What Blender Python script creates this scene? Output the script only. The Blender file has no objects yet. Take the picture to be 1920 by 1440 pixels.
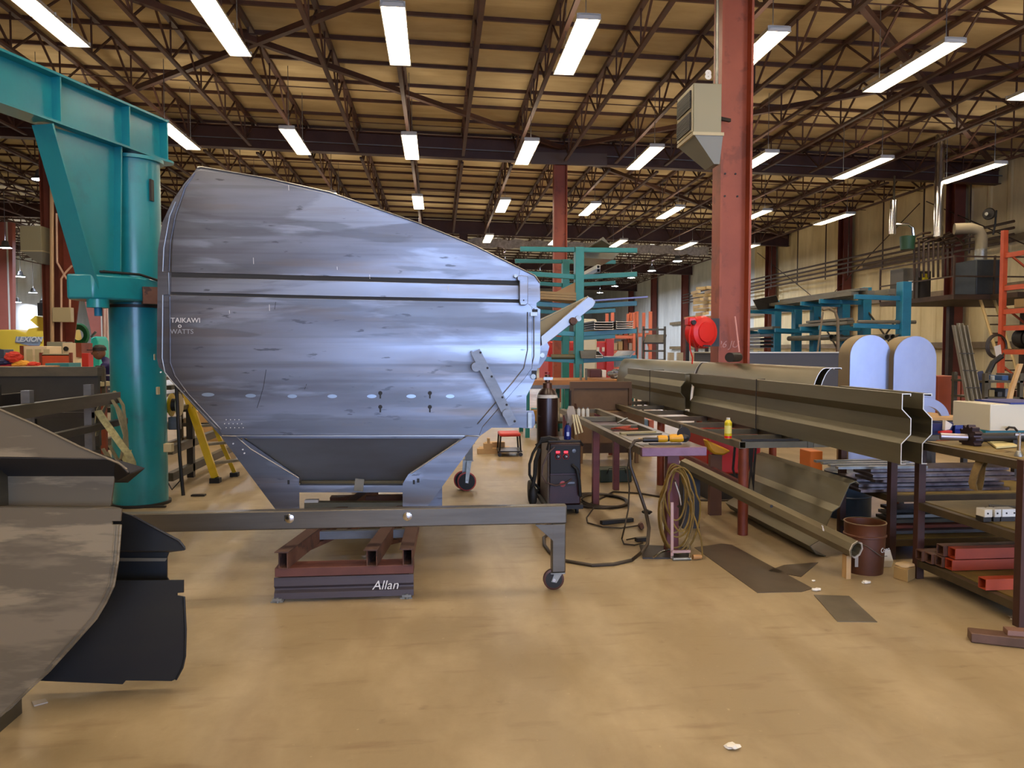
import bpy, bmesh, math, random
from mathutils import Vector, Matrix
random.seed(7)
C = bpy.context.scene.collection
SC = bpy.context.scene
F = 1440.0
YAW = math.atan(138 / F); PIT = math.atan(64 / F); CAM = Vector((0, 0, 1.65))
R_ = Vector((math.cos(YAW), -math.sin(YAW), 0))
F_ = Vector((math.sin(YAW) * math.cos(PIT), math.cos(YAW) * math.cos(PIT), -math.sin(PIT)))
U_ = R_.cross(F_)
# ---------------------------------------------------------------- camera
cd = bpy.data.cameras.new('camera'); cam = bpy.data.objects.new('camera', cd); C.objects.link(cam)
cd.sensor_width = 36; cd.lens = 36 * F / 1920; cd.clip_end = 300
mw = Matrix((R_, U_, -F_)).transposed().to_4x4(); mw.translation = CAM; cam.matrix_world = mw
SC.camera = cam
# ---------------------------------------------------------------- world, daylight, exposure
w = bpy.data.worlds.new('world'); SC.world = w; w.use_nodes = True
w.node_tree.nodes['Background'].inputs[0].default_value = (0.6, 0.75, 1, 1)
w.node_tree.nodes['Background'].inputs[1].default_value = 0.6
SC.view_settings.view_transform = 'Standard'; SC.view_settings.look = 'None'
SC.view_settings.gamma = 1; SC.view_settings.use_curve_mapping = False
SC.view_settings.exposure = 0.38
SC.cycles.use_denoising = True
SC.cycles.max_bounces = 6; SC.cycles.diffuse_bounces = 4; SC.cycles.glossy_bounces = 3
SC.cycles.caustics_reflective = False; SC.cycles.sample_clamp_indirect = 6
def area(name, loc, rot, sx, sy, power, col):
    l = bpy.data.lights.new(name, 'AREA'); l.shape = 'RECTANGLE'; l.size = sx; l.size_y = sy
    l.energy = power; l.color = col; l.spread = math.radians(125)
    o = bpy.data.objects.new(name, l); C.objects.link(o); o.location = loc; o.rotation_euler = rot
    return o
# daylight through the open overhead doors in the wall behind the camera (facing +Y)
area('doorway_daylight', (2.2, -12.9, 2.7), (math.radians(85), 0, 0), 7.5, 5.0, 540, (0.44, 0.60, 1.0))
area('side_doorway_daylight', (13.0, -12.9, 2.7), (math.radians(85), 0, 0), 7.0, 5.0, 620, (0.44, 0.60, 1.0))
LAMP = 26.0      # fluorescent lens emission
LED = 650.0

DY = 0.0; _before = None
def begin(x, d):
    # positions read along the optical axis are turned into the hall's own Y axis for a block of things round (x, d)
    global DY, _before
    DY = .0045 * d - .0954 * x; _before = set(o.name for o in C.objects)
def end():
    global DY
    for o in C.objects:
        if o.name not in _before and o.parent is None: o.location.y += DY
    DY = 0.0
def ray(px, py):
    return R_ * ((px - 960) / F) + F_ - U_ * ((py - 720) / F)
def P(px, py, Y):
    d = ray(px, py); return CAM + d * ((Y + DY) / d.y) - Vector((0, DY, 0))
def PX(px, py, X):
    d = ray(px, py); return CAM + d * (X / d.x) - Vector((0, DY, 0))
def PZ(px, py, Z=0.0):
    d = ray(px, py); return CAM + d * ((Z - CAM.z) / d.z) - Vector((0, DY, 0))
def PL(px, py, p0, n):
    d = ray(px, py); n = Vector(n); o = Vector((0, DY, 0)); return CAM + d * ((Vector(p0) + o - CAM).dot(n) / d.dot(n)) - o

# ---------------------------------------------------------------- mesh builder
class MB:
    def __init__(s): s.v = []; s.f = []
    def add(s, vs, fs):
        k = len(s.v); s.v += [Vector(x) for x in vs]; s.f += [tuple(i + k for i in f) for f in fs]; return s
    def box(s, x0, x1, y0, y1, z0, z1):
        return s.add([(x0,y0,z0),(x1,y0,z0),(x1,y1,z0),(x0,y1,z0),(x0,y0,z1),(x1,y0,z1),(x1,y1,z1),(x0,y1,z1)],
                     [(0,3,2,1),(4,5,6,7),(0,1,5,4),(1,2,6,5),(2,3,7,6),(3,0,4,7)])
    def frame(s, p, q, up=(0,0,1)):
        p = Vector(p); q = Vector(q); d = (q - p).normalized(); u = Vector(up)
        if abs(d.dot(u)) > .98: u = Vector((0,1,0))
        a = d.cross(u).normalized(); b = a.cross(d).normalized(); return p, q, d, a, b
    def bar(s, p, q, w, h, up=(0,0,1)):
        p, q, d, a, b = s.frame(p, q, up); a = a * w / 2; b = b * h / 2
        vs = [e + x for e in (p, q) for x in (-a-b, a-b, a+b, -a+b)]
        return s.add(vs, [(0,1,2,3),(7,6,5,4),(0,4,5,1),(1,5,6,2),(2,6,7,3),(3,7,4,0)])
    def htube(s, p, q, w, h, t=.005, up=(0,0,1)):
        p, q, d, a, b = s.frame(p, q, up); vs = []
        for e in (p, q):
            for k in (0, 1):
                A = a * (w/2 - k*t); B = b * (h/2 - k*t)
                vs += [e-A-B, e+A-B, e+A+B, e-A+B]
        fs = []
        for i in range(4):
            j = (i+1) % 4
            fs += [(i, i+8, j+8, j), (i+4, j+4, j+12, i+12), (i, j, j+4, i+4), (i+8, i+12, j+12, j+8)]
        return s.add(vs, fs)
    def tube(s, p, q, r, n=12, r2=None, cap=True):
        p, q, d, a, b = s.frame(p, q); r2 = r if r2 is None else r2
        vs = [e + (a*math.cos(2*math.pi*i/n) + b*math.sin(2*math.pi*i/n)) * rr for e, rr in ((p, r), (q, r2)) for i in range(n)]
        fs = [(i, i+n, (i+1) % n + n, (i+1) % n) for i in range(n)]
        if cap: fs += [tuple(range(n)), tuple(range(2*n-1, n-1, -1))]
        return s.add(vs, fs)
    def pipe(s, p, q, r, t, n=16):
        p, q, d, a, b = s.frame(p, q)
        vs = [e + (a*math.cos(2*math.pi*i/n) + b*math.sin(2*math.pi*i/n)) * rr for e in (p, q) for rr in (r, r-t) for i in range(n)]
        fs = []
        for i in range(n):
            j = (i+1) % n
            fs += [(i, i+2*n, j+2*n, j), (i+n, j+n, j+3*n, i+3*n), (i, j, j+n, i+n), (i+2*n, i+3*n, j+3*n, j+2*n)]
        return s.add(vs, fs)
    def path(s, pts, r, n=8, closed=False):
        pts = [Vector(x) for x in pts]; m = len(pts); vs = []; fs = []; prev = None
        for i in range(m):
            if closed: d = pts[(i+1) % m] - pts[i-1]
            else: d = pts[min(i+1, m-1)] - pts[max(i-1, 0)]
            d = d.normalized() if d.length > 1e-9 else Vector((0,1,0))
            if prev is None:
                u = Vector((0,0,1)) if abs(d.z) < .9 else Vector((1,0,0)); a = d.cross(u).normalized()
            else:
                a = (prev - d * prev.dot(d)); a = a.normalized() if a.length > 1e-6 else d.cross(Vector((0,0,1))).normalized()
            prev = a; b = d.cross(a)
            vs += [pts[i] + (a*math.cos(2*math.pi*k/n) + b*math.sin(2*math.pi*k/n)) * r for k in range(n)]
        for i in range(m if closed else m-1):
            j = (i+1) % m
            fs += [(i*n+k, i*n+(k+1) % n, j*n+(k+1) % n, j*n+k) for k in range(n)]
        if not closed: fs += [tuple(range(n-1, -1, -1)), tuple((m-1)*n+k for k in range(n))]
        return s.add(vs, fs)
    def strip(s, pts, w, t, side=(0,1,0)):
        pts = [Vector(x) for x in pts]; m = len(pts); vs = []; sd = Vector(side).normalized()
        for i in range(m):
            d = (pts[min(i+1, m-1)] - pts[max(i-1, 0)]).normalized()
            nn = d.cross(sd); nn = nn.normalized() if nn.length > 1e-6 else Vector((0,0,1))
            vs += [pts[i] - sd*w/2 - nn*t/2, pts[i] + sd*w/2 - nn*t/2, pts[i] + sd*w/2 + nn*t/2, pts[i] - sd*w/2 + nn*t/2]
        fs = [(3,2,1,0), tuple((m-1)*4+k for k in range(4))]
        for i in range(m-1): fs += [(i*4+k, i*4+(k+1) % 4, i*4+4+(k+1) % 4, i*4+4+k) for k in range(4)]
        return s.add(vs, fs)
    def prism(s, pts, ext):
        pts = [Vector(x) for x in pts]; e = Vector(ext); n = len(pts)
        return s.add(pts + [p + e for p in pts], [tuple(range(n)), tuple(range(2*n-1, n-1, -1))] + [(i, i+n, (i+1) % n + n, (i+1) % n) for i in range(n)])
    def sheet(s, pts2, t, fn, ext):
        # open polyline of 2D points given thickness t, mapped by fn, extruded by ext
        m = len(pts2); off = []
        for i in range(m):
            a = Vector(pts2[max(i-1, 0)]); b = Vector(pts2[i]); c = Vector(pts2[min(i+1, m-1)])
            d1 = (b-a).normalized() if i else (c-b).normalized(); d2 = (c-b).normalized() if i < m-1 else d1
            n1 = Vector((-d1.y, d1.x)); n2 = Vector((-d2.y, d2.x)); nn = (n1+n2); nn = nn.normalized() if nn.length > 1e-6 else n1
            off.append(b + nn * t / max(.35, nn.dot(n1)))
        poly = [Vector(p) for p in pts2]; vs = []
        for e in (Vector((0,0,0)), Vector(ext)):
            vs += [Vector(fn(p[0], p[1])) + e for p in poly] + [Vector(fn(p[0], p[1])) + e for p in off]
        fs = []; M2 = 2*m
        for i in range(m-1):
            fs += [(i, i+1, m+i+1, m+i), (M2+i, M2+m+i, M2+m+i+1, M2+i+1), (i, M2+i, M2+i+1, i+1), (m+i, m+i+1, M2+m+i+1, M2+m+i)]
        fs += [(0, m, M2+m, M2), (m-1, M2+m-1, M2+2*m-1, 2*m-1)]
        return s.add(vs, fs)
    def lathe(s, prof, c=(0,0,0), n=24, axis='z', caps=True):
        vs = []; c = Vector(c); m = len(prof)
        for r, h in prof:
            for i in range(n):
                a = 2*math.pi*i/n; x, y = r*math.cos(a), r*math.sin(a)
                vs.append(c + (Vector((x, y, h)) if axis == 'z' else Vector((h, x, y)) if axis == 'x' else Vector((y, h, x))))
        fs = [(j*n+i, j*n+(i+1) % n, (j+1)*n+(i+1) % n, (j+1)*n+i) for j in range(m-1) for i in range(n)]
        if caps: fs += [tuple(range(n-1, -1, -1)), tuple((m-1)*n+i for i in range(n))]
        return s.add(vs, fs)
    def blob(s, c, r, jit=.3, n=2, sc=(1,1,1)):
        bm = bmesh.new(); bmesh.ops.create_icosphere(bm, subdivisions=n, radius=1)
        vs = [Vector((v.co.x*sc[0], v.co.y*sc[1], v.co.z*sc[2])) * r * (1 + random.uniform(-jit, jit)) + Vector(c) for v in bm.verts]
        fs = [tuple(v.index for v in f.verts) for f in bm.faces]; bm.free(); return s.add(vs, fs)
    def build(s, name, mat, parent=None, local=False, bevel=0, smooth=True, kind=None, label=None):
        me = bpy.data.meshes.new(name)
        off = Vector((0,0,0))
        if parent is not None and not local:
            q = parent
            while q is not None: off += q.location; q = q.parent
        me.from_pydata([v - off for v in s.v], [], s.f); me.update()
        bm = bmesh.new(); bm.from_mesh(me); bmesh.ops.recalc_face_normals(bm, faces=bm.faces); bm.to_mesh(me); bm.free()
        if smooth:
            me.polygons.foreach_set('use_smooth', [True]*len(me.polygons)); me.set_sharp_from_angle(angle=math.radians(32))
        me.materials.append(mat)
        o = bpy.data.objects.new(name, me); C.objects.link(o)
        if parent is not None: o.parent = parent
        if bevel:
            b = o.modifiers.new('bevel', 'BEVEL'); b.width = bevel; b.segments = 2; b.limit_method = 'ANGLE'; b.angle_limit = math.radians(40)
        if kind: o['kind'] = kind
        if label: o['label'] = label
        return o
def thing(name, label, cat, loc=(0,0,0), rz=0, group=None):
    o = bpy.data.objects.new(name, None); C.objects.link(o); o.location = loc; o.rotation_euler = (0,0,rz); o.empty_display_size = .1
    o['label'] = label; o['category'] = cat
    if group: o['group'] = group
    return o
def tag(o, label, cat, group=None, kind=None):
    o['label'] = label; o['category'] = cat
    if group: o['group'] = group
    if kind: o['kind'] = kind
    return o
def dup(root, loc=None, rz=None, label=None, group=None):
    r = root.copy(); C.objects.link(r)
    if loc is not None: r.location = loc
    if rz is not None: r.rotation_euler = (0,0,rz)
    if label: r['label'] = label
    if group: r['group'] = group
    for ch in list(root.children):
        c = ch.copy(); C.objects.link(c); c.parent = r
        for g in list(ch.children):
            d = g.copy(); C.objects.link(d); d.parent = c
    return r
def solo(mb, name, mat, label, cat, group=None, bevel=0, kind=None, smooth=True):
    # a thing that is one mesh, its origin put at its base
    c = sum(mb.v, Vector((0,0,0))) / len(mb.v); c.z = min(v.z for v in mb.v)
    mb.v = [v - c for v in mb.v]
    o = mb.build(name, mat, bevel=bevel, smooth=smooth); o.location = c
    return tag(o, label, cat, group, kind)
def struct(name, mb, mat, label=None):
    o = mb.build(name, mat, smooth=False); o['kind'] = 'structure'
    if label: o['label'] = label
    return o
def text(body, loc, size, mat, parent=None, name='lettering', rot=(math.pi/2,0,0), ext=.0008, bold=0, shear=0):
    cu = bpy.data.curves.new(name, 'FONT'); cu.body = body; cu.size = size; cu.extrude = ext; cu.offset = bold; cu.shear = shear
    cu.align_x = 'CENTER'; cu.align_y = 'CENTER'; cu.resolution_u = 3
    t = bpy.data.objects.new(name + '_curve', cu); C.objects.link(t)
    dg = bpy.context.evaluated_depsgraph_get(); dg.update()
    me = bpy.data.meshes.new_from_object(t.evaluated_get(dg)); bpy.data.objects.remove(t)
    me.name = name; me.materials.clear(); me.materials.append(mat)
    o = bpy.data.objects.new(name, me); C.objects.link(o); o.rotation_euler = rot
    off = Vector((0,0,0))
    if parent is not None:
        q = parent
        while q is not None: off += q.location; q = q.parent
        o.parent = parent
    o.location = Vector(loc) - off
    return o
# ---------------------------------------------------------------- materials
def lin(h):
    h = h.lstrip('#'); c = [int(h[i:i+2], 16)/255 for i in (0,2,4)]
    return tuple((x/12.92 if x <= .04045 else ((x+.055)/1.055)**2.4) for x in c) + (1,)
MATS = {}
def M(name, col, rough=.5, metal=0.0, col2=None, scale=3.0, st=(1,1,1), lo=.35, hi=.65, bump=0.0, bscale=60, emit=None, es=1.0, coat=0.0, col3=None, s3=1.0, st3=(1,1,1), lo3=.55, hi3=.6, rough2=None, alpha=None, trans=0):
    if name in MATS: return MATS[name]
    m = bpy.data.materials.new(name); m.use_nodes = True; nt = m.node_tree; N = nt.nodes; L = nt.links; b = N['Principled BSDF']
    b.inputs['Base Color'].default_value = lin(col); b.inputs['Roughness'].default_value = rough; b.inputs['Metallic'].default_value = metal
    if coat: b.inputs['Coat Weight'].default_value = coat; b.inputs['Coat Roughness'].default_value = .15
    if trans: b.inputs['Transmission Weight'].default_value = trans
    if emit: b.inputs['Emission Color'].default_value = lin(emit); b.inputs['Emission Strength'].default_value = es
    def layer(sc, st_, lo_, hi_, det=6):
        tc = N.new('ShaderNodeTexCoord'); mp = N.new('ShaderNodeMapping'); nz = N.new('ShaderNodeTexNoise'); rp = N.new('ShaderNodeMapRange')
        mp.inputs['Scale'].default_value = st_; nz.inputs['Scale'].default_value = sc; nz.inputs['Detail'].default_value = det; nz.inputs['Roughness'].default_value = .6
        rp.inputs['From Min'].default_value = lo_; rp.inputs['From Max'].default_value = hi_
        L.new(tc.outputs['Object'], mp.inputs['Vector']); L.new(mp.outputs[0], nz.inputs['Vector']); L.new(nz.outputs[0], rp.inputs['Value']); return rp.outputs[0]
    last = None
    if col2:
        fac = layer(scale, st, lo, hi); mx = N.new('ShaderNodeMix'); mx.data_type = 'RGBA'
        mx.inputs[6].default_value = lin(col); mx.inputs[7].default_value = lin(col2); L.new(fac, mx.inputs[0]); last = mx.outputs[2]
        if rough2 is not None:
            mr = N.new('ShaderNodeMapRange'); mr.inputs['To Min'].default_value = rough; mr.inputs['To Max'].default_value = rough2
            L.new(fac, mr.inputs['Value']); L.new(mr.outputs[0], b.inputs['Roughness'])
    if col3:
        fac = layer(s3, st3, lo3, hi3, 8); mx = N.new('ShaderNodeMix'); mx.data_type = 'RGBA'
        if last: L.new(last, mx.inputs[6])
        else: mx.inputs[6].default_value = lin(col)
        mx.inputs[7].default_value = lin(col3); L.new(fac, mx.inputs[0]); last = mx.outputs[2]
    if last: L.new(last, b.inputs['Base Color'])
    if bump:
        fac = layer(bscale, (1,1,1), 0, 1); bp = N.new('ShaderNodeBump'); bp.inputs['Strength'].default_value = bump; bp.inputs['Distance'].default_value = .01
        L.new(fac, bp.inputs['Height']); L.new(bp.outputs[0], b.inputs['Normal'])
    MATS[name] = m; return m
floor_m = M('concrete', '#998767', .42, 0, '#8a7858', .35, (1,1,1), .3, .7, .12, 25, col3='#aa9877', s3=1.6, lo3=.45, hi3=.7, st3=(1,.6,1))
def floor_extra(m):
    # scuffs: tyre-dark drag marks, small stains, and dark bands painting in floor shadow streaks
    nt = m.node_tree; N = nt.nodes; L = nt.links; b = N['Principled BSDF']; src = b.inputs['Base Color'].links[0].from_socket
    tc = N.new('ShaderNodeTexCoord')
    for sc, st, lo, hi, amt, col in ((1.1, (2.6,.5,1), .56, .74, .38, '#6b5238'), (2.2, (1.0,4.5,1), .58, .74, .45, '#6b5238'), (9, (1,1,1), .66, .80, .45, '#5d4730'), (30, (1,1,1), .70, .8, .5, '#d8c29c')):
        mp = N.new('ShaderNodeMapping'); nz = N.new('ShaderNodeTexNoise'); rp = N.new('ShaderNodeMapRange'); mx = N.new('ShaderNodeMix'); mx.data_type = 'RGBA'
        mp.inputs['Scale'].default_value = st; nz.inputs['Scale'].default_value = sc; nz.inputs['Detail'].default_value = 8
        rp.inputs['From Min'].default_value = lo; rp.inputs['From Max'].default_value = hi; rp.inputs['To Max'].default_value = amt
        L.new(tc.outputs['Object'], mp.inputs['Vector']); L.new(mp.outputs[0], nz.inputs['Vector']); L.new(nz.outputs[0], rp.inputs['Value'])
        L.new(rp.outputs[0], mx.inputs[0]); L.new(src, mx.inputs[6]); mx.inputs[7].default_value = lin(col); src = mx.outputs[2]
    L.new(src, b.inputs['Base Color'])
floor_extra(floor_m)
ceil_m = M('insulated_roof', '#b5a27c', .9, 0, '#a18e68', 1.2, (.5,1,1), col3='#c6b48c', s3=.8, st3=(.3,2,1), lo3=.5, hi3=.75)
wall_m = M('wall_panel', '#e2d4a8', .75, 0, '#c2b084', .7, (1,1,.35), .35, .7, .2, 8, col3='#efe2bb', s3=.9, st3=(1,1,.2), lo3=.5, hi3=.75)
wallw_m = M('white_panel', '#c9cac4', .8, 0, '#b3b5b0', .8, (1,1,.4))
joist_m = M('joist_paint', '#4c2e22', .6, 0, '#3c241a', 3)
girder_m = M('girder_paint', '#45261a', .55, 0, '#3a1b12', 1.5)
col_m = M('column_red', '#a05033', .55, 0, '#90452a', 1.2, col3='#834028', s3=2)
colf_m = M('column_pink', '#b4695a', .6, 0, '#a65f50', 1)
teal_m = M('teal_paint', '#1f8c93', .32, 0, '#1a7f8a', 1.3, col3='#23727a', s3=3.5, lo3=.55, hi3=.75, coat=.25)
tealr_m = M('rack_teal', '#20807c', .4, 0, '#1b736f', 2)
blue_m = M('rack_blue', '#2384a8', .45, 0, '#1c7294', 2)
steel_m = M('plain_steel', '#5f5849', .42, .55, '#4a463a', 2.2, (1,.3,2), rough2=.55)
darks_m = M('dark_steel', '#2c2a27', .5, .5, '#3a3530', 3)
olive_m = M('mill_sheet', '#6d6752', .44, .5, '#5e5945', 1.6, (1,.25,2), rough2=.5, col3='#7a745c', s3=.9, st3=(1,.15,3), lo3=.5, hi3=.7)
grey_m = M('grey_steel', '#77787a', .42, .6, '#646668', 3, (1,1,3))
galv_m = M('galvanised', '#9a9a92', .35, .75, '#7e7f7a', 8)
rust_m = M('rusty_steel', '#5a3a2c', .7, .2, '#6b4a3a', 5, col3='#44302a', s3=9)
redox_m = M('red_primer', '#853c20', .55, 0, '#6a2e18', 3)
maroon_m = M('maroon_steel', '#6e3532', .5, .15, '#5a2a28', 4)
white_m = M('white_paint', '#d8d6cc', .5)
black_m = M('black_rubber', '#16140f', .6)
blk_m = M('black_plastic', '#1b1715', .4)
cream_m = M('cream_enamel', '#b5a984', .45)
yellow_m = M('yellow_paint', '#d3b21c', .4, 0, '#c3a010', 4)
dewalt_m = M('tool_yellow', '#d59a1c', .4)
orange_m = M('rack_orange', '#c4532b', .5, 0, '#b14723', 4)
redp_m = M('red_plastic', '#d5201d', .35)
blued_m = M('blue_plastic', '#21307e', .4)
chrome_m = M('chrome', '#c9c9c9', .15, 1)
wood_m = M('bench_wood', '#b98a55', .6, 0, '#a3753f', 3, (1,8,1))
strap_m = M('strap_webbing', '#a09670', .8, 0, '#837a58', 20)
card_m = M('cardboard', '#a98559', .85, 0, '#97754c', 4)
chalk_m = M('chalk', '#d9d9d6', .9)
paper_m = M('paper', '#dcd8cc', .8)
lens_m = M('lit_lens', '#ffffff', .5, emit='#ffe9cb', es=LAMP)
led_m = M('lit_led', '#ffffff', .5, emit='#dfe9ff', es=LED)
amber_m = M('old_mat_yellow', '#7e6a33', .6, 0, '#66552a', 3)
# ================================================================ building shell
XW, XL, YB, YF = 18.6, -34.0, 92.0, -13.0
def roofz(x): return 8.47 - .024 * x
struct('floor', MB().box(XL, XW, YF, YB, -.3, 0), floor_m)
def roof_slab(y0, y1):
    return MB().add([(XL,y0,roofz(XL)),(XW,y0,roofz(XW)),(XW,y1,roofz(XW)),(XL,y1,roofz(XL)),
        (XL,y0,roofz(XL)+.2),(XW,y0,roofz(XW)+.2),(XW,y1,roofz(XW)+.2),(XL,y1,roofz(XL)+.2)],
        [(0,1,2,3),(7,6,5,4),(0,4,5,1),(1,5,6,2),(2,6,7,3),(3,7,4,0)])
struct('ceiling', roof_slab(YF, 40.5), ceil_m)
struct('ceiling_far', roof_slab(40.5, YB), M('white_insulation', '#d9d4c6', .85, 0, '#c6c0b0', 1))
def wave(mb, x, y0, y1, z0, z1, pitch=.92, d=.02):
    # ribbed wall sheet facing -X
    pts = []; y = y0; k = 0
    while y < y1:
        pts += [(y, 0), (min(y + pitch*.7, y1), 0), (min(y + pitch*.78, y1), d), (min(y + pitch*.92, y1), d)]; y += pitch
    vs = [(x - p[1], p[0], z) for z in (z0, z1) for p in pts]; n = len(pts)
    mb.add(vs + [(x + .2, y0, z0), (x + .2, y1, z0), (x + .2, y1, z1), (x + .2, y0, z1)],
           [(i, i+1, i+1+n, i+n) for i in range(n-1)] + [(2*n, 2*n+1, 2*n+2, 2*n+3)])
    return mb
struct('wall_right', wave(MB(), XW, YF, 44, 0, roofz(XW)), wall_m)
struct('wall_right_far', wave(MB(), XW, 44, YB, 0, roofz(XW)), wallw_m)
struct('wall_left', MB().box(XL-.2, XL, YF, YB, 0, roofz(XL)), wallw_m)
struct('wall_back', MB().box(XL, XW, YB, YB+.2, 0, 9), wallw_m)
# wall behind the camera with two open overhead doors
wf = MB()
for a, b, z0 in ((XL, -1.6, 0), (-1.6, 6.0, 5.3), (6.0, 9.4, 0), (9.4, 16.6, 5.3), (16.6, XW, 0)): wf.box(a, b, YF-.2, YF, z0, 9)
struct('wall_front', wf, wall_m)
# girts along the right wall
for i, (z, y0, y1) in enumerate(((1.72, 14, 60), (3.62, 14, 60), (5.15, 14, 32))):
    struct('trim_%d' % (i+1), MB().sheet([(0,0),(-.16,0),(-.16,.2),(-.12,.2)], .006, lambda a, b: (XW-.04+a, y0, z+b), (0, y1-y0, 0)), M('girt', '#7d6a4a', .6, .1, '#6b5a3c', 3))
# ---- wide-flange members
def hsec(mb, p, q, w, h, tf=.022, tw=.014, up=(0,0,1)):
    p, q, d, a, b = mb.frame(p, q, up)
    pr = [(-w/2,-h/2),(w/2,-h/2),(w/2,-h/2+tf),(tw/2,-h/2+tf),(tw/2,h/2-tf),(w/2,h/2-tf),(w/2,h/2),(-w/2,h/2),(-w/2,h/2-tf),(-tw/2,h/2-tf),(-tw/2,-h/2+tf),(-w/2,-h/2+tf)]
    return mb.prism([p + a*x + b*y for x, y in pr], q - p)
GY = [9.75, 24.2, 39.6, 55.2, 71.0]
NAMES = {0: 'nearest the camera', 1: 'second from camera', 2: 'third, above the teal rack', 3: 'fourth, in far hall', 4: 'farthest from camera'}
for i, y in enumerate(GY):
    g = hsec(MB(), (XL, y, roofz(XL)-.55), (XW, y, roofz(XW)-.55), .3, .66)
    t = thing('roof_girder', 'dark steel girder spanning the hall under the roof, ' + NAMES[i], 'girder', (0, y, 7.4))
    g.build('beam', girder_m, t, smooth=False)
    if i == 1:
        MB().bar((XL, y-.17, roofz(XL)-.62), (XW, y-.17, roofz(XW)-.62), .03, .03).build('conduit', grey_m, t)
    if i == 1:
        MB().box(2.9, 5.3, y-.2, y-.155, 7.43, 7.80).build('splice_plate', M('plate', '#57473f', .5, .2), t)
dr = MB(); n = 60; pts = []
for i in range(n+1):
    x = -3 + 17.5*i/n; pts.append((x, 40.3 + .12*math.sin(i*1.7), roofz(x)-.95 - .10*math.sin(i*.9)**2))
dr.strip([(a, b, c-.2) for a, b, c in pts], .03, .45, (0,1,0))
tag(dr.build('plastic_drape', M('milky_plastic', '#cfcac0', .25, 0, '#a8a297', 6)), 'crumpled whitish plastic drape hanging under the third girder', 'plastic sheet')
# ---- columns: web in the XZ plane, flanges seen from the side
def column(x, y, label, mat, top=None, w=.42, d=.3, base=True):
    t = thing('steel_column', label, 'column', (x, y, 0)); top = top or roofz(x) - .88
    mb = MB(); tf = .03; tw = .02
    pr = [(-w/2,-d/2),(-w/2+tf,-d/2),(-w/2+tf,-tw/2),(w/2-tf,-tw/2),(w/2-tf,-d/2),(w/2,-d/2),(w/2,d/2),(w/2-tf,d/2),(w/2-tf,tw/2),(-w/2+tf,tw/2),(-w/2+tf,d/2),(-w/2,d/2)]
    mb.prism([(x+a, y+b, .03) for a, b in pr], (0,0,top-.03)); mb.build('shaft', mat, t, smooth=False)
    MB().box(x-w/2-.08, x+w/2+.08, y-d/2-.08, y+d/2+.08, 0, .03).build('base_plate', mat, t)
    return t
c0 = column(3.84, 9.85, 'brick-red steel column nearest the camera, carrying the cream heater and red hose reel', col_m)
bo = MB()
for dx, dz in ((-.12, 3.85), (.02, 3.85), (-.12, 3.56), (.05, 3.56)): bo.tube((3.86+dx, 9.83, dz+.1), (3.86+dx, 9.842, dz+.1), .013, 8)
bo.build('bolt_hole', black_m, c0)
text('26 JU', (3.80, 9.838, 1.72), .13, M('faint_chalk', '#b98a80', .9), c0, 'chalk_writing', shear=.3)
column(3.84, 24.2, 'brick-red steel column behind the teal cantilever rack, under the second girder', col_m)
column(-11.4, 24.2, 'dark brown steel column behind the teal jib crane with conduits and a junction box', M('column_brown', '#5c2a1a', .6, 0, '#6f3420', 1.2), w=.5, d=.35)
column(1.3, 39.6, 'dark column far behind the hopper, beside the teal rack arms', girder_m)
for (x, y), wh in (((-11.4, 39.6), 'left of the hopper, under the third girder'), ((3.84, 55.2), 'in the far hall behind the teal rack')):
    column(x, y, 'red steel column ' + wh, col_m)
# wall columns down the right wall
for k, y in enumerate((18.3, 25.86, 33.3, 41.1)):
    mb = MB(); hsec(mb, (XW-.32, y, 0), (XW-.32, y, roofz(XW)-.05), .4, .5, up=(0,1,0))
    solo(mb, 'wall_column', M('wallcol', '#6e3220', .55, 0, '#5b281a', 1.5), 'red-brown steel column against the right wall, ' + ['nearest the camera', 'behind the leaning grey channels', 'behind the blue rack', 'where the wall turns white'][k], 'column', smooth=False)
for k, y in enumerate((48.6, 55.9, 64.2, 72)):
    mb = MB(); hsec(mb, (XW-.32, y, 0), (XW-.32, y, roofz(XW)-.05), .4, .5, up=(0,1,0))
    solo(mb, 'wall_column', M('wallcol'  , '#6e3220'), 'brown steel column against the white far wall', 'column', 'columns of the white far wall', smooth=False)
# flared pink columns of the left hall
for k, (px, X, wt, lb) in enumerate(((190, -17.6, 1, 'pink-red tapered column right beside the teal crane post'), (8, -22.0, 1, 'pink-red tapered column at the left edge of the picture'))):
    Y = X / (ray(px, 600).x / ray(px, 600).y)
    t = thing('tapered_column', lb, 'column', (X, Y, 0))
    h = roofz(X) - .9
    pr = [(X-.35, 0), (X+.3, 0), (X+.34, h), (X-1.0, h), (X-.95, 5.0)] if k == 0 else [(X-.15, 0), (X+.4, 0), (X+.6, h), (X-1.6, h), (X-1.3, 5)]
    if k == 0: pr = [(X-.0, 0), (X+.4, 0), (X+.42, h), (X-1.0, h), (X-.75, 4.2)]
    MB().prism([(a, Y-.15, b) for a, b in pr], (0,.3,0)).build('shaft', colf_m, t, smooth=False)
    MB().tube((X+.1+.25*k, Y-.19, .4), (X+.1+.25*k, Y-.19, h), .045, 8).build('conduit', white_m, t)
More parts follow.
